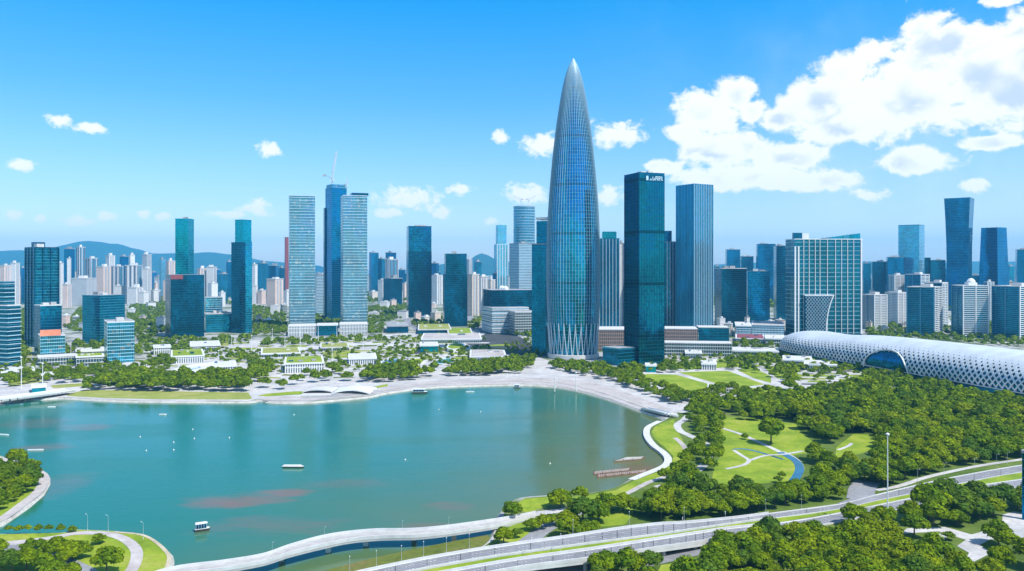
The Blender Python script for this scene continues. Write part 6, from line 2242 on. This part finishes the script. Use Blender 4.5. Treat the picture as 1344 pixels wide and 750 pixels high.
# greenery between the buildings
for px in ([(176, 468), (184, 452), (214, 446), (270, 448), (330, 443), (330, 447), (250, 455), (240, 463)], [(160, 440), (172, 402), (216, 395), (216, 440), (185, 450)], [(262, 388), (303, 388), (303, 400), (262, 400)], [(27, 482), (27, 408), (34, 408), (34, 470)],
           [(80, 462), (100, 452), (140, 452), (140, 460), (90, 470)], [(85, 430), (106, 405), (110, 420), (106, 440)], [(332, 442), (332, 402), (372, 410), (378, 440)], [(415, 428), (415, 416), (446, 418), (446, 427)], [(482, 440), (485, 404), (532, 400), (532, 418), (505, 424), (500, 440)], [(538, 425), (580, 418), (582, 428), (548, 432)],
           [(960, 458), (970, 450), (1030, 455), (1028, 464)], [(1134, 448), (1134, 430), (1344, 420), (1420, 425), (1420, 462), (1240, 450)], [(340, 456), (345, 449), (380, 446), (500, 446), (500, 450), (400, 455)], [(700, 445), (660, 438), (672, 436), (700, 440)], [(614, 425), (640, 418), (636, 432), (616, 434)],
           [(600, 468), (604, 460), (612, 466), (610, 470)], [(195, 478), (220, 470), (230, 478), (200, 488)], [(296, 472), (305, 464), (336, 474), (330, 478)]):
    zone(px, 13.0, 5.0, 'tree', .62)
for px in ([(-80, 398), (-80, 384), (380, 384), (380, 398)], [(480, 400), (480, 386), (720, 384), (720, 396)], [(930, 405), (930, 386), (1420, 386), (1420, 412)]):
    zone(px, 34, 10, 'tree', .5)


# the largest stand as things of their own, the rest as one mass
order = sorted(range(len(SPOTS)), key=lambda i: -(SPOTS[i][2] / SPOTS[i][1]) if SPOTS[i][3] != 'tree' else 1)


def in_view(s):
    c = CX + s[0] / s[1] * FPX
    r_ = HOR + (HCAM - 6) * FPX / s[1]
    m = s[2] / s[1] * FPX
    return -m < c < 1344 + m and r_ < 750 + m


single = [i for i in order if SPOTS[i][3] != 'tree' and in_view(SPOTS[i])][:285]
sset = set(single)
GROUPS = {}
for i in single:
    x, y, r_, lab, lt_ = SPOTS[i]
    k = random.randrange(6)
    root = empty('park_tree', (x, y, LZ), lab, 'tree', 'trees of the bay park')
    sc_ = r_ / 4.6
    root.scale = (sc_, sc_, sc_ * random.uniform(.85, 1.1))
    root.rotation_euler = (0, 0, random.uniform(0, 6.28))
    for nm, me in (('crown', TREES[k][0]), ('trunk', TREES[k][1])):
        o = bpy.data.objects.new(nm, me)
        o.parent = root
        col.objects.link(o)

LOWV = []
for k in range(6):
    V, F, _ = crown_arrays(4.6, 8.4, 7, 420, .85, 90 + k)
    LOWV.append((np.array([tuple(v) for v in V], dtype=np.float32), np.array(F, dtype=np.int32)))
FARV = []
for k in range(4):
    V, F, _ = crown_arrays(4.6, 8.0, 5, 110, 1.5, 190 + k)
    FARV.append((np.array([tuple(v) for v in V], dtype=np.float32), np.array(F, dtype=np.int32)))
allV, allF, nV = [], [], 0
for i, (x, y, r_, lab, lt_) in enumerate(SPOTS):
    if i in sset:
        continue
    lib = LOWV if y < 900 else FARV
    V, F = lib[rng.integers(len(lib))]
    a = rng.uniform(0, 6.28)
    s_ = r_ / 4.6
    Rm = np.array([[math.cos(a), -math.sin(a), 0], [math.sin(a), math.cos(a), 0], [0, 0, rng.uniform(.85, 1.1)]], dtype=np.float32) * s_
    allV.append(V @ Rm.T + np.array([x, y, LZ], dtype=np.float32))
    allF.append(F + nV)
    nV += len(V)
VV, FF = np.concatenate(allV), np.concatenate(allF)
me = bpy.data.meshes.new('woodland')
me.vertices.add(len(VV))
me.vertices.foreach_set('co', VV.ravel())
me.loops.add(FF.size)
me.loops.foreach_set('vertex_index', FF.ravel())
me.polygons.add(len(FF))
me.polygons.foreach_set('loop_start', np.arange(0, FF.size, 4, dtype=np.int32))
me.polygons.foreach_set('loop_total', np.full(len(FF), 4, dtype=np.int32))
me.update(calc_edges=True)
me.materials.append(M['farleaf'])
wo_ = bpy.data.objects.new('woodland', me)
col.objects.link(wo_)
tag(wo_, 'mass of further green trees in the wood, along the shores and between the buildings', 'woodland', kind='stuff')
print('TREES', len(SPOTS), len(single), len(FF))

# ================================================================== HILLS
def hill(name, ridge, D, depth, seed):
    """Terrain rising from the plain: rows of (column, crest row) at distance D."""
    xs = np.linspace(ridge[0][0], ridge[-1][0], 90)
    zs = np.interp(xs, [r[0] for r in ridge], [r[1] for r in ridge])
    nr = 16
    V, F = [], []
    for j in range(nr):
        t = j / (nr - 1)
        prof = math.sin(math.pi * t) ** .9
        for i, (px_, py_) in enumerate(zip(xs, zs)):
            y = D + depth * (t - .5)
            x = (px_ - CX) * D / FPX
            h = HCAM + (HOR - py_) * D / FPX
            n_ = noise.fractal(Vector((x * .0012, y * .0012, seed)), 1.0, 2.0, 5)
            n2_ = noise.fractal(Vector((x * .004, y * .004, seed)), 1.0, 2.0, 4)
            V.append((x, y, max(0, h * prof * (1 + .16 * n_ * (1 - prof * .6)) + 18 * n2_ * prof)))
    n = len(xs)
    for j in range(nr - 1):
        for i in range(n - 1):
            F.append((j * n + i, j * n + i + 1, (j + 1) * n + i + 1, (j + 1) * n + i))
    me = mesh_from(name, V, F, MATS['hill_forest'])
    me.polygons.foreach_set('use_smooth', [True] * len(me.polygons))
    o = bpy.data.objects.new(name, me)
    col.objects.link(o)
    return tag(o, kind='structure')


ground_mat('hill_forest', [(.3, (.006, .03, .02)), (.5, (.012, .05, .03)), (.7, (.02, .065, .035))], .006, fine=.03)
hill('hill', [(-160, 338), (-60, 334), (0, 331), (30, 329), (60, 330), (85, 328), (108, 322), (124, 317.5), (140, 321), (150, 321), (165, 326), (185, 332), (205, 334), (230, 333), (252, 335), (270, 332.5), (285, 332.5), (300, 335), (330, 342), (400, 347)], 14000, 5000, 3)
hill('hill', [(560, 349), (600, 346), (615, 342), (625, 335), (632, 333), (640, 335), (648, 340), (665, 344), (700, 347), (780, 349)], 12500, 3600, 8)
hill('hill', [(900, 349), (1000, 345), (1100, 343), (1200, 345), (1300, 344), (1500, 346)], 14500, 4000, 14)

# ================================================================== HAZE
hz = bpy.data.materials.new('haze')
hz.use_nodes = True
t = NT(hz.node_tree)
t.n.clear()
pv_ = t.node('ShaderNodeVolumePrincipled')
pv_.inputs['Color'].default_value = (0.14, 0.60, 1.0, 1)
pv_.inputs['Density'].default_value = 0.00006
pv_.inputs['Anisotropy'].default_value = 0.0
ou = t.node('ShaderNodeOutputMaterial')
t.l.new(pv_.outputs[0], ou.inputs['Volume'])
hb = MB().box(-16000, 16000, -300, 17500, -3.5, 720)
o = hb.build('haze', hz)
tag(o, kind='stuff')
